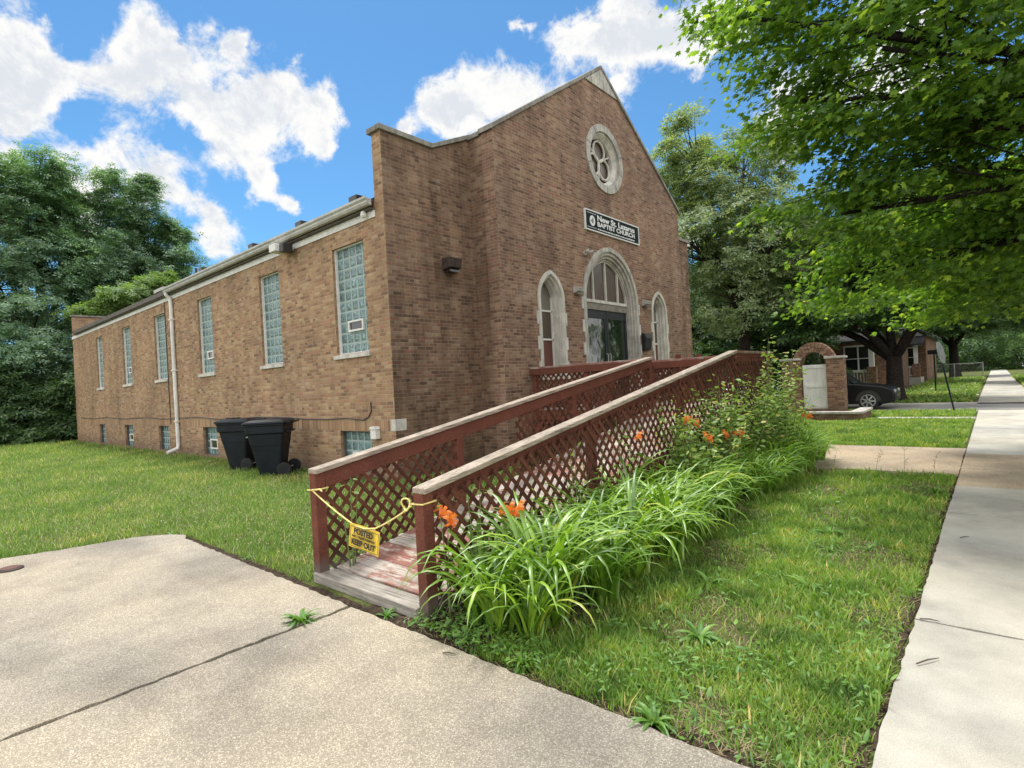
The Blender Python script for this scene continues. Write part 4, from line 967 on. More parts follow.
# ------------------------------------------------------------------ wheelie bins
def make_bin():
    b = thing('wheelie_bin', '', 'trash bin')
    def sec(w_, d0, d1, z, r=.05):
        pts = []
        for cx, cy, a0 in ((d1-r, w_-r, 0), (d0+r, w_-r, 90), (d0+r, -w_+r, 180), (d1-r, -w_+r, 270)):
            for k in range(4): a = R_(a0+k*30); pts.append((cx+r*math.cos(a), cy+r*math.sin(a), z))
        return pts
    prof = [(.20, -.19, .20, .0), (.21, -.20, .21, .03), (.27, -.315, .28, .60), (.275, -.325, .29, .62), (.295, -.365, .315, .84), (.325, -.395, .34, .86), (.33, -.40, .345, 1.0), (.345, -.415, .36, 1.01), (.345, -.415, .36, 1.035)]
    m_ = MB(); o = 0
    for w_, d0, d1, z in prof: m_.v += sec(w_, d0, d1, z)
    for i in range(len(prof)-1):
        for k in range(16): m_.f.append((i*16+k, i*16+(k+1) % 16, (i+1)*16+(k+1) % 16, (i+1)*16+k))
    m_.f.append(tuple(range(16))[::-1]); e = (len(prof)-1)*16; m_.f.append(tuple(e+k for k in range(16)))
    m_.box(.345, .40, -.20, .20, .86, .90)
    m_.build('body', 'bin', b, local=True, bevel=.004)
    l = MB(); prof = [(.355, -.44, .38, 1.04), (.36, -.45, .385, 1.055), (.35, -.435, .375, 1.085), (.27, -.33, .30, 1.125), (.12, -.15, .14, 1.135)]
    for w_, d0, d1, z in prof: l.v += sec(w_, d0, d1, z, .06)
    for i in range(len(prof)-1):
        for k in range(16): l.f.append((i*16+k, i*16+(k+1) % 16, (i+1)*16+(k+1) % 16, (i+1)*16+k))
    l.f.append(tuple(range(16))[::-1]); e = (len(prof)-1)*16; l.f.append(tuple(e+k for k in range(16)))
    l.box(-.30, -.10, -.12, .12, 1.11, 1.15)
    l.build('lid', 'bin', b, local=True, bevel=.004)
    MB().tube([(.36, -.26, 1.04), (.45, -.26, 1.06), (.47, -.24, 1.065), (.47, .24, 1.065), (.45, .26, 1.06), (.36, .26, 1.04)], .018, 8).build('handle', 'bin', b, local=True)
    MB().tube([(-.385, -.12, .80), (-.43, -.12, .79), (-.43, .12, .79), (-.385, .12, .80)], .013, 6).build('lift_bar', 'light_grey', b, local=True)
    MB().tube([(.30, -.31, .13), (.30, .31, .13)], .012, 8).build('axle', 'light_grey', b, local=True)
    for s in (-1, 1):
        wh = MB().lathe([(.12, -.03), (.135, -.022), (.135, .022), (.12, .03)], (.31, s*.325, .135), 20, 'Y').build('wheel', 'rubber', b, local=True, smooth=False)
        MB().lathe([(.06, -.033), (.06, .033)], (.31, s*.325, .135), 16, 'Y').build('hub', 'bin', wh, local=True)
    return b
bA = make_bin(); bB = copy_tree(bA)
bA.location = (-13.42, 5.60, GZ+.005); bA.rotation_euler = (0, 0, R_(30)); bB.location = (-11.62, 5.45, GZ+.005); bB.rotation_euler = (0, 0, R_(46))
tag(bA, 'dark wheelie bin half hidden behind its neighbour, against the side wall', 'trash bin', 'dark wheelie bins by the church side wall')
tag(bB, 'dark wheelie bin with its handle to the right, nearest the ramp', 'trash bin', 'dark wheelie bins by the church side wall')
for b in (bA, bB): b.scale = (1.08, 1.02, 1.05)
cl_ = thing('cleanout_cap', 'small rusty round cover in the left edge of the concrete drive', 'cover', (-7.66, .82, 0))
MB().lathe([(.11, -.05), (.11, .012), (.095, .02), (.0901, .02)], (-7.66, .82, 0), 28).build('rim', 'rust', cl_)
MB().lathe([(.085, .0), (.085, .024), (.03, .028)], (-7.66, .82, 0), 28).build('lid', 'terracotta', cl_)

# ------------------------------------------------------------------ brick arch gate with planter
ag = thing('brick_gate', 'brick arch with pale closed door leaf standing on the corner lawn', 'gate', (-4.6, 21.7, GZ))
gx0, gx1, gy = -5.2, -4.36, 21.45; PH = 1.90
pm = MB().box(gx1-.02, gx1+.50, gy, gy+.50, GZ-.1, PH).box(gx0-.60, gx0, gy, gy+.6, GZ-.1, PH)
split_build(pm, 'pillar', 'brick_red', ag)
_pc = MB().box(gx1-.06, gx1+.55, gy-.05, gy+.55, PH+.002, PH+.08).box(gx0-.65, gx0+.04, gy-.05, gy+.65, PH+.002, PH+.08)
split_build(_pc, 'pillar_cap', 'stone_grey', ag, bevel=.01)
acx = (gx0+gx1)/2; ar = MB()
hw_ = (gx1-gx0)/2; n = 17
for k in range(n):
    a0, a1 = PI*k/n+.01, PI*(k+1)/n-.01
    for r_a, r_b in ((hw_, hw_+.14), (hw_+.145, hw_+.29)):
        ar.prism([(acx+r_a*math.cos(a0), 1.66+r_a*math.sin(a0)*1.2), (acx+r_b*math.cos(a0), 1.66+r_b*math.sin(a0)*1.2), (acx+r_b*math.cos(a1), 1.66+r_b*math.sin(a1)*1.2), (acx+r_a*math.cos(a1), 1.66+r_a*math.sin(a1)*1.2)], 'Y', gy+.12, gy+.48)
ar.build('arch', 'brick_red', ag)
MB().box(gx0+.003, gx1-.023, gy+.02, gy+.5, GZ-.1, .16).build('threshold', 'brick_red', ag)
dl = MB().box(gx1-.80, gx1-.03, gy+.20, gy+.25, .165, 1.72).build('door_leaf', 'white', ag)
bt = MB()
for z in (.2, .92, 1.60): bt.box(gx1-.79, gx1-.04, gy+.175, gy+.198, z, z+.09)
bt.box(gx1-.79, gx1-.72, gy+.18, gy+.199, .3, 1.6).box(gx1-.11, gx1-.04, gy+.18, gy+.199, .3, 1.6)
bt.build('ledge_board', 'white', dl)
pl = thing('planter_wall', 'low brick planter wall with stone cap beside the arch pillar', 'planter', (-3.6, 18.9, GZ))
pw = MB().box(-4.4, -3.0, 18.72, 18.98, GZ-.1, .20).box(-3.25, -3.0, 18.981, 20.6, GZ-.1, .20)
pw.build('wall', 'brick_red', pl)
MB().box(-4.45, -2.95, 18.68, 19.02, .202, .27).box(-3.30, -2.95, 19.021, 20.64, .202, .27).build('cap', 'stone_grey', pl, bevel=.01)

# ------------------------------------------------------------------ parked cars
def car(name, label, loc, rz_, paint, L=4.3, W=1.8, H=1.62, suv=True, cat='car'):
    c = thing(name, label, cat, loc, None, rz_); h = L/2
    lower = [(-h, .35), (-h+.02, .78), (-h+.1, .98), (-h+.55, 1.02), (h-1.25, 1.0), (h-.35, .88), (h-.06, .74), (h, .55), (h-.02, .30), (h-.35, .22), (-h+.3, .22)]
    m_ = MB()
    rows = [(-W/2+.06, .97), (-W/2, 1.0), (W/2, 1.0), (W/2-.06, .97)]
    ys_ = [-W/2, -W/2+.07, W/2-.07, W/2]; sc_ = [.93, 1, 1, .93]
    vs = []
    for yy_, s_ in zip(ys_, sc_): vs += [(x*(.985 if s_ < 1 else 1), yy_, .55+(z-.55)*s_) for x, z in lower]
    nn = len(lower); fs = [tuple(range(nn))[::-1], tuple(range(3*nn, 4*nn))]
    for r in range(3):
        for k in range(nn): fs.append((r*nn+k, r*nn+(k+1) % nn, (r+1)*nn+(k+1) % nn, (r+1)*nn+k))
    m_.add(vs, fs); m_.build('body', paint, c, local=True, bevel=.03)
    a, b = (-h+.12, -h+.40) if suv else (-h+.75, -h+1.2)
    f0, f1 = (h-1.30, h-2.0)
    cab = MB(); wb, wt = W/2-.05, W/2-.22
    cab.add([(a, -wb, 1.0), (f0, -wb, .98), (f0, wb, .98), (a, wb, 1.0), (b, -wt, H-.03), (f1, -wt, H), (f1, wt, H), (b, wt, H-.03)], [(0, 3, 2, 1), (4, 5, 6, 7), (0, 1, 5, 4), (1, 2, 6, 5), (2, 3, 7, 6), (3, 0, 4, 7)])
    g = cab.build('window', 'pane_dark', c, local=True, bevel=.02)
    rf_ = MB().box(b-.04, f1+.03, -wt-.01, wt+.01, H-.02, H+.035)
    for s in (-1, 1):
        for (p0, p1) in (((f0, wb), (f1, wt)), ((a, wb), (b, wt))): rf_.beam((p0[0], s*p0[1], 1.0), (p1[0], s*p1[1], H), .07, .06)
        rf_.beam((.05, s*wb*1.0, 1.0), (-.05, s*wt, H), .07, .05)
        if suv: rf_.beam((b, s*(wt-.05), H+.07), (f1, s*(wt-.05), H+.07), .03, .03)
    rf_.build('roof_and_pillars', paint, c, local=True, bevel=.01)
    for s in (-1, 1):
        for wx in (-h+.85, h-.85):
            w_ = MB().lathe([(.26, -.11), (.335, -.09), (.335, .09), (.26, .11)], (wx, s*(W/2-.10), .335), 28, 'Y').build('wheel', 'rubber', c, local=True)
            rm = MB().lathe([(.06, .0), (.22, .0), (.235, .02*s)], (wx, s*(W/2+.012), .335), 24, 'Y')
            rim_ = MB()
            for k in range(7):
                an = 2*PI*k/7; rim_.beam((wx+.03*math.cos(an), s*(W/2+.02), .335+.03*math.sin(an)), (wx+.225*math.cos(an), s*(W/2+.012), .335+.225*math.sin(an)), .05, .02, (0, 1, 0))
            rim_.tube([(wx+.23*math.cos(2*PI*k/24), s*(W/2+.014), .335+.23*math.sin(2*PI*k/24)) for k in range(25)], .018, 6, False)
            rim_.build('rim', 'chrome', w_, local=True)
            MB().prism([(wx+.40*math.cos(PI*k/12), .335+.40*math.sin(PI*k/12)) for k in range(13)], 'Y', s*(W/2-.2), s*(W/2+.006)).build('wheel_arch', 'trim_dark', c, local=True)
        MB().add([(h-.35, s*(W/2-.03), .80), (h-.04, s*(W/2-.30), .70), (h-.02, s*(W/2-.30), .62), (h-.32, s*(W/2+.004), .68)], [(0, 1, 2, 3)]).box(h-.10, h-.01, *(sorted((s*(W/2-.42), s*(W/2-.14)))), .63, .74).build('headlight', 'headlight', c, local=True)
        MB().box(-h-.01, -h+.08, *(sorted((s*(W/2-.38), s*(W/2-.10)))), .74, .92).build('tail_light', 'terracotta', c, local=True)
        MB().box(f0-.28, f0-.12, *(sorted((s*(W/2+.0), s*(W/2+.16)))), 1.0, 1.12).build('mirror', paint, c, local=True, bevel=.02)
    MB().box(h-.02, h+.012, -.55, .55, .42, .60).build('grille', 'trim_dark', c, local=True, bevel=.01)
    return c
car('parked_car', 'black compact SUV parked in the side street beyond the arch', (-4.85, 24.95, -.06), R_(1), 'car_black', 4.2)
car('parked_car', 'white car glimpsed behind the shrubs in the side street', (-8.9, 24.0, -.06), 0, 'car_white', 4.3, 1.78, 1.45, False)

# ------------------------------------------------------------------ street signs, fence
ss = thing('road_sign', 'leaning octagonal road sign seen edge-on from behind, on the corner lawn', 'sign', (-1.0, 22.35, GZ), None, 0)
topv = Vector((-1.40, 22.35, 2.42)); basev = Vector((-1.0, 22.35, GZ-.1))
MB().beam(basev, topv, .06, .045, (1, 0, 0)).build('pole', 'bin', ss)
cvec = basev.lerp(topv, .79); ax = (topv-basev).normalized(); nrm_ = Vector((math.cos(R_(-66)), math.sin(R_(-66))*1.0, 0)); 
vd = Vector((cvec.x, cvec.y, 0)).normalized(); a66 = R_(76); nrm_ = Vector((vd.x*math.cos(a66)-vd.y*math.sin(a66), vd.x*math.sin(a66)+vd.y*math.cos(a66), 0))
side_ = ax.cross(nrm_).normalized(); nrm_ = side_.cross(ax)
o8 = [(.38*math.cos(PI/8+k*PI/4), .38*math.sin(PI/8+k*PI/4)) for k in range(8)]
vs = [cvec+nrm_*.045*0+side_*x+ax*z-nrm_*.035 for x, z in o8]+[cvec+side_*x+ax*z-nrm_*.041 for x, z in o8]
MB().add(vs, [tuple(range(8)), tuple(range(8, 16))[::-1]]+[(i, (i+1) % 8, (i+1) % 8+8, i+8) for i in range(8)]).build('plate', 'sign_back', ss)
rs = thing('street_sign', 'thin green post with a flat plate by the far sidewalk', 'sign', (-2.35, 36, GZ))
MB().box(-2.38, -2.32, 35.97, 36.03, GZ-.1, 2.2).build('pole', 'bin', rs)
MB().box(-2.62, -2.08, 35.985, 36.015, 1.98, 2.2).build('plate', 'bin', rs)
cf = thing('chain_link_fence', 'low galvanised chain link fence far along the lawn', 'fence', (-3, 60, GZ))
fm = MB()
fx = [-7.8, -5.2, -2.6, -.75]
for x in fx: fm2 = MB().tube([(x, 60, GZ-.1), (x, 60, 1.35)], .04, 8).build('post', 'wire', cf)
MB().tube([(-7.8, 60, 1.28), (-.75, 60, 1.28)], .028, 6).build('top_rail', 'wire', cf)
wm = MB(); x = -7.8
while x < -.8:
    for s in (1, -1):
        x2 = x+1.2*s
        wm.beam((max(-7.8, min(-.75, x)), 60+.004*s, .04), (max(-7.8, min(-.75, x2)), 60+.004*s, 1.24), .006, .006, (0, 1, 0))
    x += .10
wm.build('wire_mesh', 'wire', cf, weld=False)

# ------------------------------------------------------------------ houses across the side street
def house(label, x0, x1, y0, y1, h, ridge, wall='brick_red', porch=2.6, windows=3, white_porch=True):
    hs = thing('house', label, 'house', ((x0+x1)/2, y0, GZ))
    MB().box(x0, x1, y0, y1, GZ-.1, h).build('wall', wall, hs)
    cx = (x0+x1)/2
    MB().prism([(x0, h), (x1, h), (cx, ridge-.05)], 'Y', y0+.02, y1-.02).build('gable', 'siding', hs)
    MB().prism([(x0-.45, h-.12), (cx, ridge), (x1+.45, h-.12), (x1+.45, h+.02), (cx, ridge+.16), (x0-.45, h+.02)], 'Y', y0-.4, y1+.4).build('roof', 'roof_far', hs)
    W_ = (x1-x0)/windows
    for i in range(windows):
        xc = x0+W_*(i+.5)
        for zb_ in ([1.3] if h < 4.5 else [1.3, 4.0]):
            if i == windows//2 and zb_ == 1.3:
                d = MB().box(xc-.5, xc+.5, y0-.06, y0-.004, .5, 2.6).build('door', 'siding', hs); MB().box(xc-.3, xc+.3, y0-.08, y0-.061, 1.3, 2.4).build('pane', 'pane_dark', d); continue
            f = MB().box(xc-.75, xc+.75, y0-.08, y0-.005, zb_-.1, zb_).box(xc-.75, xc+.75, y0-.06, y0-.005, zb_+1.4, zb_+1.5).box(xc-.75, xc-.65, y0-.06, y0-.005, zb_, zb_+1.4).box(xc+.65, xc+.75, y0-.06, y0-.005, zb_, zb_+1.4).box(xc-.04, xc+.04, y0-.06, y0-.005, zb_, zb_+1.4).box(xc-.65, xc+.65, y0-.05, y0-.006, zb_+.68, zb_+.73)
            f = f.build('window', 'white', hs); MB().box(xc-.65, xc+.65, y0-.03, y0-.002, zb_, zb_+1.4).build('pane', 'pane_dark', f)
    if porch:
        yp = y0-porch
        MB().box(x0+.2, x1-.2, yp, y0-.01, GZ-.1, .5).build('porch_floor', 'walk', hs)
        MB().prism([(yp-.3, 2.85), (y0-.01, 3.5), (y0-.01, 3.62), (yp-.3, 2.97)], 'X', x0, x1).build('porch_roof', 'roof_far', hs)
        for xx in (x0+.45, cx-1.2, cx+1.2, x1-.45):
            MB().box(xx-.22, xx+.22, yp+.05, yp+.49, .5, 1.5).build('pier', 'brick_red', hs)
            MB().box(xx-.12, xx+.12, yp+.15, yp+.39, 1.5, 2.9).build('column', 'white' if white_porch else 'brick_red', hs)
        rl = MB()
        for xa, xb in ((x0+.67, cx-1.42), (cx+1.42, x1-.67)):
            rl.box(xa, xb, yp+.22, yp+.30, 1.28, 1.36).box(xa, xb, yp+.22, yp+.30, .62, .68); xx = xa+.08
            while xx < xb: rl.box(xx-.02, xx+.02, yp+.24, yp+.28, .68, 1.28); xx += .15
        rl.build('railing', 'white', hs)
        stp = MB()
        for k in range(3): stp.box(cx-.9, cx+.9, yp-.3*(k+1), yp-.3*k-.001, GZ-.1, .5-.16*(k+1))
        stp.build('steps', 'walk', hs)
    return hs
house('dark brick house with a white railed porch behind the black car', -13.2, -4.6, 38.0, 48, 3.4, 6.2)
house('brick and pale panelled house further along the far lawn', -12.5, -3.9, 52.5, 62, 3.6, 6.5)
house('dark roofed two storey brick house hidden under the trees beyond the arch', -24.5, -15.0, 37.5, 48, 5.6, 8.6)

# ------------------------------------------------------------------ trees
SC = 1.0
tree('maple_tree', 'big street maple whose leafy boughs hang over the lawn and sidewalk', (3.1, 9.3, GZ),
     [((2.2, 8.7, 8.2), (3.2, 3.4, 2.8)), ((-.6, 8.0, 6.8), (2.4, 2.6, 1.6)), ((-1.95, 6.45, 5.55), (.55, .6, .4)), ((-1.35, 6.9, 6.6), (.9, 1.2, .8)), ((-1.55, 7.1, 4.7), (.85, 1.0, .7)), ((-.75, 7.0, 4.9), (1.5, 1.3, .9)),
      ((-1.35, 7.9, 3.5), (.85, 1.2, .7)), ((-1.2, 9.6, 2.95), (1.3, 1.5, .6)), ((-.4, 10.4, 3.5), (1.5, 1.6, .8)), ((-.3, 11.9, 2.75), (1.5, 1.5, .6)), ((-.1, 7.8, 4.1), (1.4, 1.6, .7)), ((.3, 9.4, 5.0), (2.2, 2.4, 1.2)), ((.2, 6.9, 7.6), (2.2, 2.2, 1.4)), ((1.2, 9.5, 3.6), (1.6, 2.6, .8)), ((3.6, 11.5, 6.2), (3.2, 3.0, 3.0)), ((.3, 13.0, 4.0), (2.0, 2.0, 1.4))],
     760, 150, .088, .38, 'maple', .30, 2.9, 'maple', 3, None, 'bark_dark', flat=.35, spread=.8, limb=.24)
tree('tree', 'open crowned pale green tree rising beside the right end of the church', (-9.0, 27.5, GZ),
     [((-11.0, 27.0, 13.2), (1.6, 1.6, 2.0)), ((-12.2, 26.9, 11.0), (1.5, 1.6, 1.9)), ((-8.6, 27.2, 11.2), (2.8, 2.6, 2.6)), ((-10.9, 26.2, 8.0), (2.6, 2.6, 2.6)), ((-7.2, 26.0, 7.4), (2.8, 2.4, 2.8)), ((-9.0, 26.0, 5.0), (3.0, 2.0, 2.0))],
     300, 46, .28, .45, 'leaf_light', .28, 4.2, 'sprig', 5, flat=.7, spread=.7)
tree('tree', 'dense dark tree filling the gap between the church and the brick arch', (-10.5, 33.5, GZ),
     [((-12, 32.5, 4.8), (4.2, 2.6, 3.4)), ((-8.5, 33, 5.2), (3.4, 2.6, 3.4)), ((-10.5, 33.5, 8.5), (4.2, 3, 3.2))], 330, 70, .34, .7, 'leaf_dark', .3, 3.0, 'sprig', 6, bark='bark_dark')
tree('street_tree', 'dark wide tree with a forked trunk on the far kerb of the side street', (-3.25, 28.6, GZ),
     [((-3.3, 28.6, 7.2), (4.4, 3.6, 2.6)), ((-5.6, 28.2, 4.6), (2.5, 2.6, 1.5)), ((-6.0, 27.6, 3.9), (2.6, 1.6, .9)), ((-8.2, 30.5, 4.3), (2.6, 1.6, 1.1)), ((-4.6, 31.0, 4.0), (2.2, 1.4, .9)), ((-1.2, 28.4, 4.6), (2.5, 2.4, 1.4)), ((-.2, 29.5, 7), (3.2, 3, 2.6))], 330, 62, .34, .65, 'leaf_dark', .33, 1.9, 'sprig', 8, bark='bark_dark', spread=.7)
tree('street_tree', 'tall dark tree over the far sidewalk on its right side', (3.6, 47, GZ),
     [((2.6, 46, 6.0), (4, 4, 3.0)), ((5, 47, 9), (5, 5, 4)), ((.5, 48, 8.2), (3.5, 4, 3.0))], 300, 90, .36, .8, 'leaf_dark', .4, 3, 'sprig', 9, bark='bark_dark')
tree('street_tree', 'dark tree behind the chain link fence', (-2.8, 66, GZ),
     [((-3, 66, 7), (5, 4, 3.6)), ((-8, 66, 7), (4.5, 4, 4)), ((1.5, 68, 7.5), (4, 4, 3))], 300, 90, .40, 1.0, 'leaf_dark', .4, 3, 'sprig', 10, bark='bark_dark')
tree('street_tree', 'tree over the houses behind the black car', (-8, 50.5, GZ),
     [((-8, 50, 9.5), (6, 4, 4.5)), ((-13, 50, 8), (4, 4, 4))], 240, 50, .6, 1.0, 'leaf_dark', .45, 4, 'sprig', 12, bark='bark_dark')
tree('tree', 'tall bluish green tree at the left edge behind the lawn', (-42, 6.5, GZ),
     [((-42, 6.4, 12.2), (3.2, 2.6, 3.6)), ((-41, 3.8, 9.0), (3.6, 3.2, 3.2)), ((-40.5, 8.7, 9.6), (3.0, 2.0, 3.4)), ((-39.5, 5.5, 5.2), (3.6, 3.8, 3.2)), ((-42, 6.6, 15.6), (2.2, 1.9, 1.9)), ((-42, 4.4, 14.6), (1.9, 1.7, 1.8)), ((-42.5, 8.6, 13.2), (2.4, 1.7, 2.4))],
     430, 90, .29, .62, 'leaf_blue', .45, 4, 'sprig', 14, bark='bark_dark', flat=.6)
tree('tree', 'tall bluish green tree rising behind the far end of the church', (-42, 13.0, GZ),
     [((-42, 11.2, 14.2), (3.0, 2.0, 3.0)), ((-41.5, 13.2, 11.4), (2.8, 1.7, 2.6)), ((-40.5, 10.3, 9.4), (3.0, 2.2, 3.2)), ((-41, 13.2, 8.0), (3.4, 2.2, 2.6)), ((-41, 12.0, 4.5), (3, 2.6, 3))],
     330, 90, .29, .60, 'leaf_blue', .4, 4.5, 'sprig', 15, bark='bark_dark', flat=.6)
tree('tree', 'smaller lime green tree leaning over the far end of the church roof', (-36.2, 10.2, GZ),
     [((-36.0, 9.0, 7.6), (1.6, 1.2, .7)), ((-36.2, 10.7, 8.4), (1.6, 1.2, .8)), ((-36.4, 7.8, 6.8), (1.5, 1.0, .6))], 90, 60, .30, .5, 'leaf_lime', .16, 4.4, 'sprig', 16, flat=.4)
for i, (x, y, r_, h_) in enumerate(((-36.8, 5.6, 2.0, 3.0), (-38, 3.0, 2.6, 4.4), (-35.6, 7.4, 1.5, 4.0), (-40, .8, 3, 4.2))):
    lb = ['dark bushy shrub in front of the trees at the far lawn edge', 'dark tall shrub at the left edge of the picture', 'dark shrub touching the far corner of the church', 'dark shrub behind the left lawn edge'][i]
    tree('shrub', lb, (x, y, GZ), [((x, y, h_*.5), (r_, r_, h_*.55)), ((x+.4, y+.5, h_*.25), (r_*.9, r_, h_*.3))], 120, 60, .36, .55, 'leaf_dark', .09, .5, 'sprig', 30+i, bark='bark_dark', cat='shrub')
for i, (x, y, r_, h_) in enumerate(((-9.4, 29.4, 1.9, 3.2), (-13.0, 28.8, 2.2, 4.0), (-6.6, 29.6, 1.5, 2.3))):
    lb = ['dark shrub between the church corner and the white car', 'dark shrub behind the right corner of the church', 'dark shrub on the far kerb behind the brick arch'][i]
    tree('shrub', lb, (x, y, GZ), [((x, y, h_*.5), (r_, r_*.8, h_*.55))], 90, 55, .30, .5, 'leaf_dark', .08, .5, 'sprig', 40+i, bark='bark_dark', cat='shrub')
for i, (x, y) in enumerate(((15, 30), (17, 42), (14, 55), (19, 20))):
    lb = ['roadside tree across the main road, seen only in the door glass', 'taller roadside tree across the main road behind the first', 'farthest roadside tree across the main road', 'nearest roadside tree across the main road'][i]
    tree('roadside_tree', lb, (x, y, GZ), [((x, y, 6.5), (4.5, 4.5, 4)), ((x+2, y+3, 4), (3.5, 3.5, 3))], 120, 36, .6, 1.1, 'leaf_light', .35, 3, 'sprig', 60+i)
# distant belt of trees: one mass
g = np.random.default_rng(77)
K = 1500; th = g.uniform(R_(-62), R_(14), K); rad = g.uniform(96, 125, K)
cl = np.stack([np.sin(th)*rad, np.cos(th)*rad, g.uniform(0, 1, K)**1.1*9+.3], 1); idx = np.repeat(np.arange(K), 60)
P = cl[idx]+g.normal(size=(K*60, 3))*np.array([1.7, 1.7, 1.0])
ob = inst_mesh('distant_trees', SPRIG_V, SPRIG_F, frames(g.normal(size=(len(P), 3))*.7+np.array([0, 0, .8]), g.normal(size=(len(P), 3)), g.uniform(.45, .9, len(P))), P, 'leaf_dark')
tag(ob, 'far belt of dark trees on the horizon', 'trees', None, 'stuff')

# ------------------------------------------------------------------ shrubs and flowers beside the ramp
def leafy(name, label, cat, x, y, h_, r_, nst, per, leaf, mat, seed, kind='leaf', shoots=(), group=None):
    g = np.random.default_rng(seed); t = thing(name, label, cat, (x, y, GZ), group); mb = MB(); P = []; O = []
    stems = [(g.normal()*r_*.55, g.normal()*r_*.55, h_*g.uniform(.6, 1.0)) for _ in range(nst)]+list(shoots)
    for dx, dy, hh in stems:
        b0 = Vector((x+dx*.25, y+dy*.25, GZ-.02)); b1 = Vector((x+dx*.8, y+dy*.8, hh*.6)); b2 = Vector((x+dx*1.2, y+dy*1.2, hh))
        mb.tube([b0, b0.lerp(b1, .5)+Vector((0, 0, .05)), b1, b2], [.009, .007, .005, .002], 5, False)
        n = int(per*hh/h_)
        for _ in range(n):
            s = g.uniform(.18, 1); p = b0.lerp(b1, s/.6) if s < .6 else b1.lerp(b2, (s-.6)/.4)
            a = g.uniform(0, 2*PI); l = g.uniform(.02, .14)*(1.25-s*.6)*(r_/.5)**.5
            P.append((p.x+math.cos(a)*l, p.y+math.sin(a)*l, p.z+g.normal()*.02)); O.append((math.cos(a), math.sin(a), g.uniform(-.5, .3)))
    mb.build('stems', 'stalk', t, weld=False)
    P = np.array(P); O = np.array(O); nr = np.array([0, 0, 1.0])+g.normal(size=P.shape)*.45
    inst_mesh('leaves', LEAF_V if kind == 'leaf' else MAPLE_V, LEAF_F if kind == 'leaf' else MAPLE_F, frames(nr, O, g.uniform(.6, 1.25, len(P))*leaf), P, mat, t)
    return t
leafy('shrub', 'broad leafy shrub against the ramp lattice behind the orange lilies', 'shrub', -2.84, 6.5, 1.32, .42, 30, 58, .075, 'shrub', 51)
leafy('shrub', 'dense light green shrub in the middle of the bed below the ramp crest', 'shrub', -2.84, 7.5, 1.58, .45, 36, 62, .075, 'shrub', 52)
leafy('shrub', 'pale tipped shrub covering the lattice at the ramp crest', 'shrub', -2.80, 8.9, 1.62, .45, 32, 58, .075, 'shrub', 53, shoots=[(.05, .5, 2.15), (-.0, .7, 2.05), (.1, .35, 1.9)])
leafy('shrub', 'upright shrub with tall shoots at the end of the flower bed', 'shrub', -2.76, 9.9, 1.50, .42, 32, 60, .08, 'shrub', 54, shoots=[(.1, .5, 1.95), (-.05, .75, 1.9), (.12, .65, 1.75), (.05, -.1, 1.8)])
leafy('climbing_vine', 'thin leafy vine threading the near ramp lattice', 'vine', -3.02, 4.6, 1.15, .30, 9, 9, .075, 'shrub', 55)
leafy('climbing_vine', 'thin leafy vine with a big leaf on the handrail', 'vine', -3.05, 5.3, 1.30, .25, 7, 9, .10, 'shrub', 56)

def lily_mesh(seed, nb, Lm, mat='lily'):
    g = np.random.default_rng(seed); V = []; Fc = []; n = 9
    for _ in range(nb):
        a = g.uniform(0, 2*PI); L = Lm*g.uniform(.6, 1.12); el = R_(g.uniform(66, 88)); bend = R_(g.uniform(85, 175)); wd_ = g.uniform(.013, .0225)
        p = np.array([g.normal()*.05, g.normal()*.05, 0.0]); tw = g.normal()*.35; o = len(V)
        ca, sa = math.cos(a), math.sin(a); e = el
        for k in range(n+1):
            s = k/n; w_ = wd_*(1-.15*s)*(1 if s < .6 else max(.06, 1-((s-.6)/.4)**1.6)); az = a+tw*s
            sd_ = np.array([-math.sin(az), math.cos(az), 0])
            dirn = np.array([math.cos(az)*math.cos(e), math.sin(az)*math.cos(e), math.sin(e)])
            nn_ = np.cross(sd_, dirn)
            V += [tuple(p-sd_*w_), tuple(p-nn_*w_*.45), tuple(p+sd_*w_)]
            p = p+dirn*L/n; e -= bend/n*(s*1.6+.25)
            if k < n:
                b0 = o+3*k; Fc += [(b0, b0+1, b0+4, b0+3), (b0+1, b0+2, b0+5, b0+4)]
    me = bpy.data.meshes.new('leaves'); me.from_pydata(V, [], Fc); me.materials.append(M[mat])
    for pl_ in me.polygons: pl_.use_smooth = True
    return me
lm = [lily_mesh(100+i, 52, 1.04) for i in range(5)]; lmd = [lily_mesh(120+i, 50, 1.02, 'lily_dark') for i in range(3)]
def petal_mesh(seed):
    g = np.random.default_rng(seed); V = []; Fc = []
    for k in range(6):
        a = 2*PI*k/6+g.normal()*.06; o = len(V); wide = .019 if k % 2 else .013; L = .072
        for j in range(6):
            s = j/5; r = .006+L*s*(1 if s < .75 else 1)*math.cos(s*.5); z = .055*math.sin(min(1, s*1.25)*PI*.62)-.03*max(0, s-.6)*3
            w_ = wide*math.sin(PI*min(.97, .12+s*.86))**.8; c, s_ = math.cos(a), math.sin(a)
            for q in (-1, 0, 1): V.append((r*c-s_*w_*q, r*s_+c*w_*q, z+(.004 if q == 0 else 0)+g.normal()*.0015))
            if j < 5:
                for q in (0, 1): b = o+3*j+q; Fc.append((b, b+1, b+4, b+3))
    me = bpy.data.meshes.new('petals'); me.from_pydata(V, [], Fc); me.materials.append(M['petal'])
    for p in me.polygons: p.use_smooth = True
    return me
pms = [petal_mesh(i) for i in range(3)]
lily_i = 0
spots = []
yy = 2.72
while yy < 10.9:
    for xx in (-2.94, -2.70, -2.42):
        if xx > -2.5 and rnd.random() < .25: continue
        spots.append((xx+rnd.uniform(-.07, .07)+(.12 if yy < 5 else 0), yy+rnd.uniform(-.09, .09)))
    yy += .27
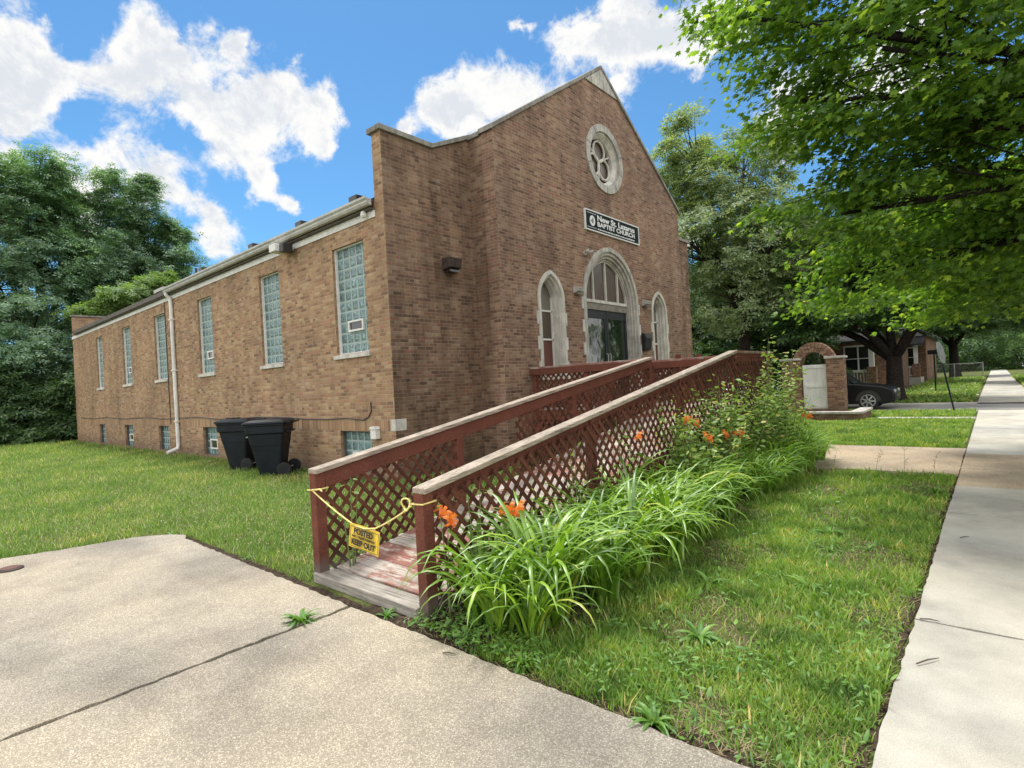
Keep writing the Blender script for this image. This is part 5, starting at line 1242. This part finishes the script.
for i, (x, y) in enumerate(spots):
    t_ = thing('daylily', 'daylily clump of long arching green leaves in the bed beside the ramp', 'plant', (x, y, GZ-.01), 'daylily clumps in the bed beside the ramp', rnd.uniform(0, 6.28))
    k = rnd.uniform(.75, 1.02)*(.9 if y > 7 else 1); t_.scale = (k, k, k*rnd.uniform(.9, 1.1))
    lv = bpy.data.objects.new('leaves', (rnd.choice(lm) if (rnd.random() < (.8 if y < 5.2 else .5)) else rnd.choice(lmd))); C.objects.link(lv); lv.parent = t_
def flowering(x, y, hts, label, seed):
    g = random.Random(seed); t_ = thing('flowering_daylily', label, 'plant', (x, y, GZ-.01), None)
    for dx, dy, h_, tx, ty_ in hts:
        MB().tube([(x, y, GZ), (x+dx*.4, y+dy*.4, h_*.55), (x+dx, y+dy, h_-.02)], [.005, .004, .003], 6).build('stalk', 'stalk', t_)
        f = bpy.data.objects.new('flower', g.choice(pms)); C.objects.link(f); f.parent = t_; f.location = (dx, dy, h_-GZ); f.rotation_euler = (R_(tx), R_(ty_), g.uniform(0, 6)); f.scale = (1.0,)*3
    return t_
flowering(-2.99, 2.62, [(.02, -.06, .735, 60, -10), (.06, -.03, .70, 75, 30)], 'single orange daylily bloom beside the near ramp post', 1)
flowering(-2.62, 3.05, [(-.10, .0, .69, 70, -20), (-.03, .04, .70, 50, 25), (-.17, .02, .675, 70, 10)], 'cluster of orange daylily blooms above the near leaves', 2)
flowering(-2.75, 6.25, [(.0, .0, 1.07, 50, 0), (.05, .06, 1.04, 75, 30)], 'highest orange daylily bloom in front of the lattice', 3)
flowering(-2.65, 6.45, [(.0, .0, .87, 60, 20), (.06, -.03, .85, 80, -20)], 'orange daylily bloom just below the highest one', 4)
flowering(-2.65, 7.25, [(-.05, -.05, .82, 50, 0), (.0, .06, .79, 80, 20), (.05, .16, .80, 60, -20), (.06, .28, .79, 50, 30)], 'row of orange daylily blooms in front of the shrubs', 5)
flowering(-2.8, 5.35, [(-.05, -.05, .98, 50, 0)], 'pale orange daylily bloom against the lattice', 6)
flowering(-2.45, 10.3, [(.0, .0, .84, 60, 10), (.05, .1, .80, 70, -20)], 'orange daylily bloom in front of the brick arch', 7)

# ------------------------------------------------------------------ grass
BL_V = [(-.5, 0, 0), (.5, 0, 0), (.36, .10, .55), (-.36, .10, .55), (0, .36, 1.0)]
BL_F = [(0, 1, 2, 3), (3, 2, 4)]
def scatter(poly, n, g):
    poly = np.array(poly); lo, hi = poly.min(0), poly.max(0); out = []
    P = g.uniform(lo, hi, (n, 2)); ins = np.zeros(n, bool); j = len(poly)-1
    for i in range(len(poly)):
        xi, yi = poly[i]; xj, yj = poly[j]
        c = ((yi > P[:, 1]) != (yj > P[:, 1])) & (P[:, 0] < (xj-xi)*(P[:, 1]-yi)/(yj-yi+1e-12)+xi); ins ^= c; j = i
    return P[ins]
def blades(name, P, h0, w0, g, mat, label, lean=.55, base=GZ, thin=0.0):
    n = len(P); d = np.hypot(P[:, 0], P[:, 1]); sc = 1+.03*np.maximum(0, d-5)
    nz_ = (np.sin(P[:, 0]*3.1+np.sin(P[:, 1]*2.3)*2)+np.sin(P[:, 1]*4.3+P[:, 0]*1.7))*.25+.5
    h = h0*(g.uniform(.45, 1.25, n)*(.7+.5*nz_))*sc; wd_ = w0*g.uniform(.6, 1.4, n)*sc*(1+.03*d)
    a = g.uniform(0, 2*PI, n); ln = g.uniform(0, lean, n)*1.3
    bx = np.stack([np.cos(a), np.sin(a), np.zeros(n)], 1)*wd_[:, None]
    fwd = np.stack([-np.sin(a), np.cos(a), np.zeros(n)], 1)*h[:, None]
    up = (np.array([0, 0, 1.0])+np.stack([-np.sin(a), np.cos(a), np.zeros(n)], 1)*ln[:, None])*h[:, None]*.85
    Mx = np.stack([bx, fwd, up], axis=2)
    T = np.column_stack([P, np.full(n, base)])
    o = inst_mesh(name, BL_V, BL_F, Mx, T, mat); return tag(o, label, 'grass', None, 'stuff')
g = np.random.default_rng(5)
# near lawn between ramp bed and sidewalk
near = [(-2.5, 2.33), (-.465, 2.31), (-.475, 9.95), (-2.6, 9.9), (-2.25, 5)]
def thin_out(P, g, edge_x=None):
    f = (np.sin(P[:, 0]*5.3+P[:, 1]*1.7)+np.sin(P[:, 1]*3.9-P[:, 0]*2.1)+np.sin(P[:, 0]*11+P[:, 1]*9)*.6)
    keep = g.uniform(0, 1, len(P)) < np.clip(.52+.40*f, .07, 1)
    if edge_x is not None: keep &= g.uniform(0, 1, len(P)) < np.clip((edge_x-P[:, 0])/.05, .15, 1)
    return P[keep]
dens = lambda P, d0, k, g: P[g.uniform(0, 1, len(P)) < 1/(1+(np.maximum(0, np.hypot(P[:, 0], P[:, 1])-d0)/k)**1.6)]
P = thin_out(dens(scatter(near, 210000, g), 4.0, 4.0, g), g, -.46)
P = P[g.uniform(0, 1, len(P)) < np.clip((P[:, 1]-2.31)/.07, .3, 1)]
blades('front_grass', P, .062, .0058, g, 'grass', 'patchy green grass between the flower bed and the sidewalk')
P = thin_out(scatter([(-2.5, 2.34), (-.48, 2.33), (-.48, 9.9), (-2.6, 9.9)], 14000, g), g); blades('tall_grass', P, .105, .0095, g, 'grass', 'scattered taller grass blades in the front grass')
P = scatter([(-2.5, 2.36), (-.50, 2.34), (-.53, 9.9), (-2.6, 9.9)], 22000, g); blades('dry_grass', P, .03, .0035, g, 'straw', 'dry straw lying in the front grass', 2.6)
P = scatter([(-3.3, 2.32), (-.5, 2.32), (-.5, 2.45), (-3.3, 2.60)], 900, g); blades('dry_grass', P, .035, .004, g, 'straw', 'dry litter along the edge of the drive', 3)
P = scatter([(-.56, 2.4), (-.47, 2.4), (-.47, 9.9), (-.56, 9.9)], 1300, g); blades('dry_grass', P, .03, .004, g, 'straw', 'dry litter along the sidewalk edge', 3)
# corner lawn
far = [(-3.0, 13.06), (-.50, 13.06), (-.50, 19.5), (-9, 19.5), (-9, 13.06)]
P = scatter(far, 75000, g); blades('corner_grass', P[P[:, 0] < -.5], .085, .009, g, 'grass', 'mown grass of the corner lawn in front of the brick arch')
P = scatter([(-14, 20.25), (-.52, 20.25), (-.52, 22.7), (-14, 22.7)], 26000, g); blades('corner_grass', P, .09, .012, g, 'grass', 'grass strip along the kerb of the side street')
P = scatter([(-14, 27.2), (-.7, 27.2), (-.7, 59), (-14, 59)], 60000, g); P = P[(P[:, 1] < 32.3) | (P[:, 1] > 33.3)]
P = P[~((P[:, 0] < -3.8) & (P[:, 1] > 34.6))]
blades('far_grass', P, .11, .03, g, 'grass_far', 'grass of the lawns across the side street')
P = scatter([(1.15, 27.2), (3.5, 27.2), (3.5, 60), (1.1, 60)], 12000, g); blades('far_grass', P, .12, .03, g, 'grass_far', 'grass verge to the right of the far sidewalk')
# left lawn
left = [(-3.32, 2.42), (-7.4, 2.42), (-7.85, 2.33), (-8.08, 2.0), (-8.25, 1.3), (-8.45, .7), (-34, -3.0), (-41, 2), (-34, 6.2), (-8.4, 6.12), (-5.2, 9.2), (-4.75, 8.9), (-4.75, 2.7)]
P = dens(scatter(left, 900000, g), 6, 5.5, g)
P = P[~((P[:, 1] > 6.17) & (P[:, 0] < -8.2))]; P = P[~((P[:, 0] > -4.68) & (P[:, 1] > 2.4))]
blades('side_grass', P, .085, .0055, g, 'grass_far', 'unmown green lawn beside the church side wall')
P = scatter([(-8.1, 6.15), (-7.62, 8.4), (-4.9, 9.2), (-4.75, 6.2)], 4000, g); blades('side_grass', P, .10, .008, g, 'grass', 'grass between the ramp and the church corner')
# verge right of the sidewalk
P = scatter([(1.0, 3), (3.5, 3), (3.5, 22), (1.0, 22)], 20000, g); blades('verge_grass', P, .08, .008, g, 'grass', 'grass verge to the right of the sidewalk')
# white clover heads and small broad leaves in the left lawn
P = dens(scatter([(-34, -2), (-8.6, .9), (-8.2, 2.5), (-4.8, 2.6), (-4.9, 6), (-34, 6.1)], 26000, g), 7, 6, g)
T = np.column_stack([P, np.full(len(P), GZ)+g.uniform(.05, .085, len(P))])
tag(inst_mesh('clover_flowers', [(-.5, -.5, 0), (.5, -.5, 0), (.5, .5, 0), (-.5, .5, 0), (0, 0, .8)], [(0, 1, 4), (1, 2, 4), (2, 3, 4), (3, 0, 4)], np.repeat(np.eye(3)[None]*.011, len(P), 0), T, 'straw'), 'pale clover heads and seed tips sprinkled over the side lawn', 'clover', None, 'stuff')
def carpet(poly, n, size, mat, name, label, g, zlo=.0, zhi=.06):
    P = scatter(poly, n, g); f = np.sin(P[:, 0]*4.1+P[:, 1]*2.7)+np.sin(P[:, 1]*5.1-P[:, 0]*3.3)+np.sin(P[:, 0]*13+P[:, 1]*7)*.8; P = P[g.uniform(-2.2, 2.2, len(P)) < f-.4]
    n = len(P); T = np.column_stack([P, GZ+g.uniform(zlo, zhi, n)])
    narrow = np.ones((n, 1, 3)); narrow[:, 0, 0] = g.uniform(.3, .9, n)
    o = inst_mesh(name, LEAF_V, LEAF_F, frames(np.array([0, 0, 1.0])+g.normal(size=(n, 3))*.45, g.normal(size=(n, 3)), g.uniform(.35, 1.0, n)**1.5*1.5*size)*narrow, T, mat); return tag(o, label, 'ground cover', None, 'stuff')
carpet(near, 12000, .05, 'weed', 'broadleaf_weeds', 'low broadleaf weeds among the front grass', g)
carpet([(-2.0, 2.4), (-.5, 2.36), (-.5, 3.6), (-1.3, 3.2)], 5000, .035, 'weed', 'broadleaf_weeds', 'creeping leafy weeds at the drive corner of the front grass', g, .0, .09)
carpet([(-30, -1), (-8.6, 1.0), (-8.2, 2.5), (-4.8, 2.6), (-4.9, 6), (-30, 6.1)], 40000, .05, 'weed', 'broadleaf_weeds', 'low broadleaf weeds in the side lawn', g)
carpet([(-3.2, 2.36), (-1.9, 2.34), (-1.9, 2.62), (-3.0, 2.75)], 2600, .045, 'weed', 'broadleaf_weeds', 'creeping weeds at the foot of the near daylilies', g, .03, .09)
# rosette weeds one can count
def rosette(x, y, label, L=.16, nb=16, seed=0, mat='weed', z=GZ, el=(18, 65)):
    g = np.random.default_rng(seed); t_ = thing('weed', label, 'weed', (x, y, z)); V = []; Fc = []
    for _ in range(nb):
        a = g.uniform(0, 2*PI); l = L*g.uniform(.55, 1.1); e = R_(g.uniform(*el)); p = np.zeros(3); o = len(V); wd_ = l*g.uniform(.055, .10)
        for k in range(6):
            s = k/5; w_ = wd_*math.sin(PI*min(.98, .12+.86*s)); sdv = np.array([-math.sin(a), math.cos(a), 0])
            V += [tuple(p-sdv*w_+np.array([0, 0, w_*.3])), tuple(p), tuple(p+sdv*w_+np.array([0, 0, w_*.3]))]; p = p+np.array([math.cos(a)*math.cos(e), math.sin(a)*math.cos(e), math.sin(e)])*l/5; e -= R_(17)
            if k < 5: b = o+3*k; Fc += [(b, b+1, b+4, b+3), (b+1, b+2, b+5, b+4)]
    me = bpy.data.meshes.new('leaves'); me.from_pydata(V, [], Fc); me.materials.append(M[mat]); o = bpy.data.objects.new('leaves', me); C.objects.link(o); o.parent = t_
    return t_
rosette(-3.82, 1.93, 'tuft of weed growing in the joint of the concrete drive', .17, 44, 1, 'weed', -.02, (15, 75))
rosette(-1.28, 2.36, 'spiky weed tuft spilling over the drive edge near the front', .17, 30, 2)
rosette(-1.45, 3.3, 'broad weed rosette in the middle of the front grass', .20, 24, 3)
rosette(-1.12, 4.5, 'weed rosette in the upper front grass near the sidewalk', .18, 20, 4)
rosette(-1.75, 4.2, 'weed rosette close to the daylilies in the front grass', .18, 20, 5)
rosette(-2.15, 2.42, 'weed tuft at the drive edge below the daylilies', .15, 22, 6)
rosette(-1.3, 6.1, 'weed rosette far up the front grass', .2, 20, 7)
rosette(-3.42, 2.38, 'small weed tuft at the threshold beside the near post', .13, 18, 8)
rosette(-3.28, 2.72, 'spiky grass tuft growing on the ramp boards inside the near post', .22, 16, 9, 'lily', .04, (50, 85))
rosette(-7.75, 2.32, 'weed tuft at the rounded corner of the drive', .12, 16, 10)
rosette(-5.9, 2.42, 'low weed along the drive edge left of the ramp', .10, 16, 11)
gw = random.Random(21)
protos = []
for i in range(22):
    x_, y_ = gw.uniform(-2.05, -.65), gw.uniform(2.55, 8.8)
    if i < 4: o_ = rosette(x_, y_, 'low weed tuft among the front grass', .13, 16, 90+i, 'weed', GZ, (12, 60)); protos.append(o_)
    else:
        o_ = copy_tree(protos[i % 4]); o_.location = (x_, y_, GZ); o_.rotation_euler = (0, 0, gw.uniform(0, 6.28)); o_.scale = (gw.uniform(.6, 1.2),)*3
    o_['group'] = 'low weed tufts scattered through the front grass'
rosette(-.62, 8.6, 'weed tuft at the sidewalk edge near the path', .2, 22, 12)
for i, x in enumerate((-1.95, -1.42, -1.05, -.72, -2.3)):
    y = 9.8+rnd.uniform(-.15, .12); hh = rnd.uniform(.30, .48); t_ = thing('tall_weed', 'thin seeding weed stalk along the front path edge', 'weed', (x, y, GZ), 'seeding weed stalks along the front path edge')
    tx_ = rnd.uniform(-.1, .1); m_ = MB().tube([(x, y, GZ), (x+tx_*.4, y, hh*.6), (x+tx_, y, hh)], [.0025, .002, .001], 5, False)
    for k in range(rnd.randint(5, 12)):
        z = hh*rnd.uniform(.3, .98); a = rnd.uniform(0, 6.28); l_ = rnd.uniform(.015, .05); x1_ = x+tx_*z/hh; m_.tube([(x1_, y, z), (x1_+l_*math.cos(a), y+l_*math.sin(a), z+rnd.uniform(.0, .05))], [.0012, .0035], 4)
    m_.build('stalk', 'stalk', t_, weld=False)
for i, (x, y, hh, lb) in enumerate(((-4.42, 2.75, .95, 'tall thin grass stalk inside the left ramp railing'), (-2.95, 2.9, .98, 'tall weed stalk against the lattice behind the near post'), (-3.0, 3.5, 1.02, 'dry tall stalk leaning on the near lattice'), (-2.98, 4.2, 1.1, 'green tall stalk in front of the middle lattice'))):
    leafy('tall_weed', lb, 'weed', x, y, hh, .12, 3, 9, .06, 'shrub', 70+i)
for i, (x, y, a, l) in enumerate(((-.42, 4.25, .2, .10), (-.38, 3.6, 1.0, .16), (-.30, 6.4, .9, .1), (-2.6, 2.2, .4, .09))):
    tag(MB().tube([(x, y, .008), (x+l*.5*math.cos(a), y+l*.5*math.sin(a), .014), (x+l*math.cos(a), y+l*math.sin(a), .008)], [.004, .0045, .002], 5).build('twig', 'stick', loc=(x, y, 0)),
        ['short twig on the sidewalk beside the grass edge', 'longest twig reaching onto the sidewalk', 'small twig far up the sidewalk', 'small twig on the drive below the daylilies'][i], 'twig')
struct(MB().holed(ragged([(-3.7, 2.31), (-.47, 2.29), (-.47, 2.38), (-2.2, 2.46), (-2.35, 4), (-2.5, 8), (-2.5, 11.9), (-3.15, 11.9), (-3.15, 2.6), (-3.7, 2.45)], .1, .02, 9), [], 'Z', GZ-.02, .026).build('bed_soil', 'dirt'))
struct(MB().holed(ragged([(-.50, 2.3), (-.46, 2.3), (-.46, 10.0), (-.50, 10.0)], .1, .022, 10), [], 'Z', GZ-.02, .027).build('edge_soil', 'dirt'))
struct(MB().holed(ragged([(-8.1, 2.36), (-3.32, 2.31), (-3.32, 2.40), (-8.0, 2.43)], .1, .02, 12), [], 'Z', GZ-.02, .0255).build('edge_soil', 'dirt'))
struct(MB().holed(ragged([(XE, 5.75), (-8.3, 5.8), (-8.25, 6.19), (XE, 6.19)], .3, .06, 13), [], 'Z', GZ-.02, .0262).build('wall_foot_soil', 'dirt'))
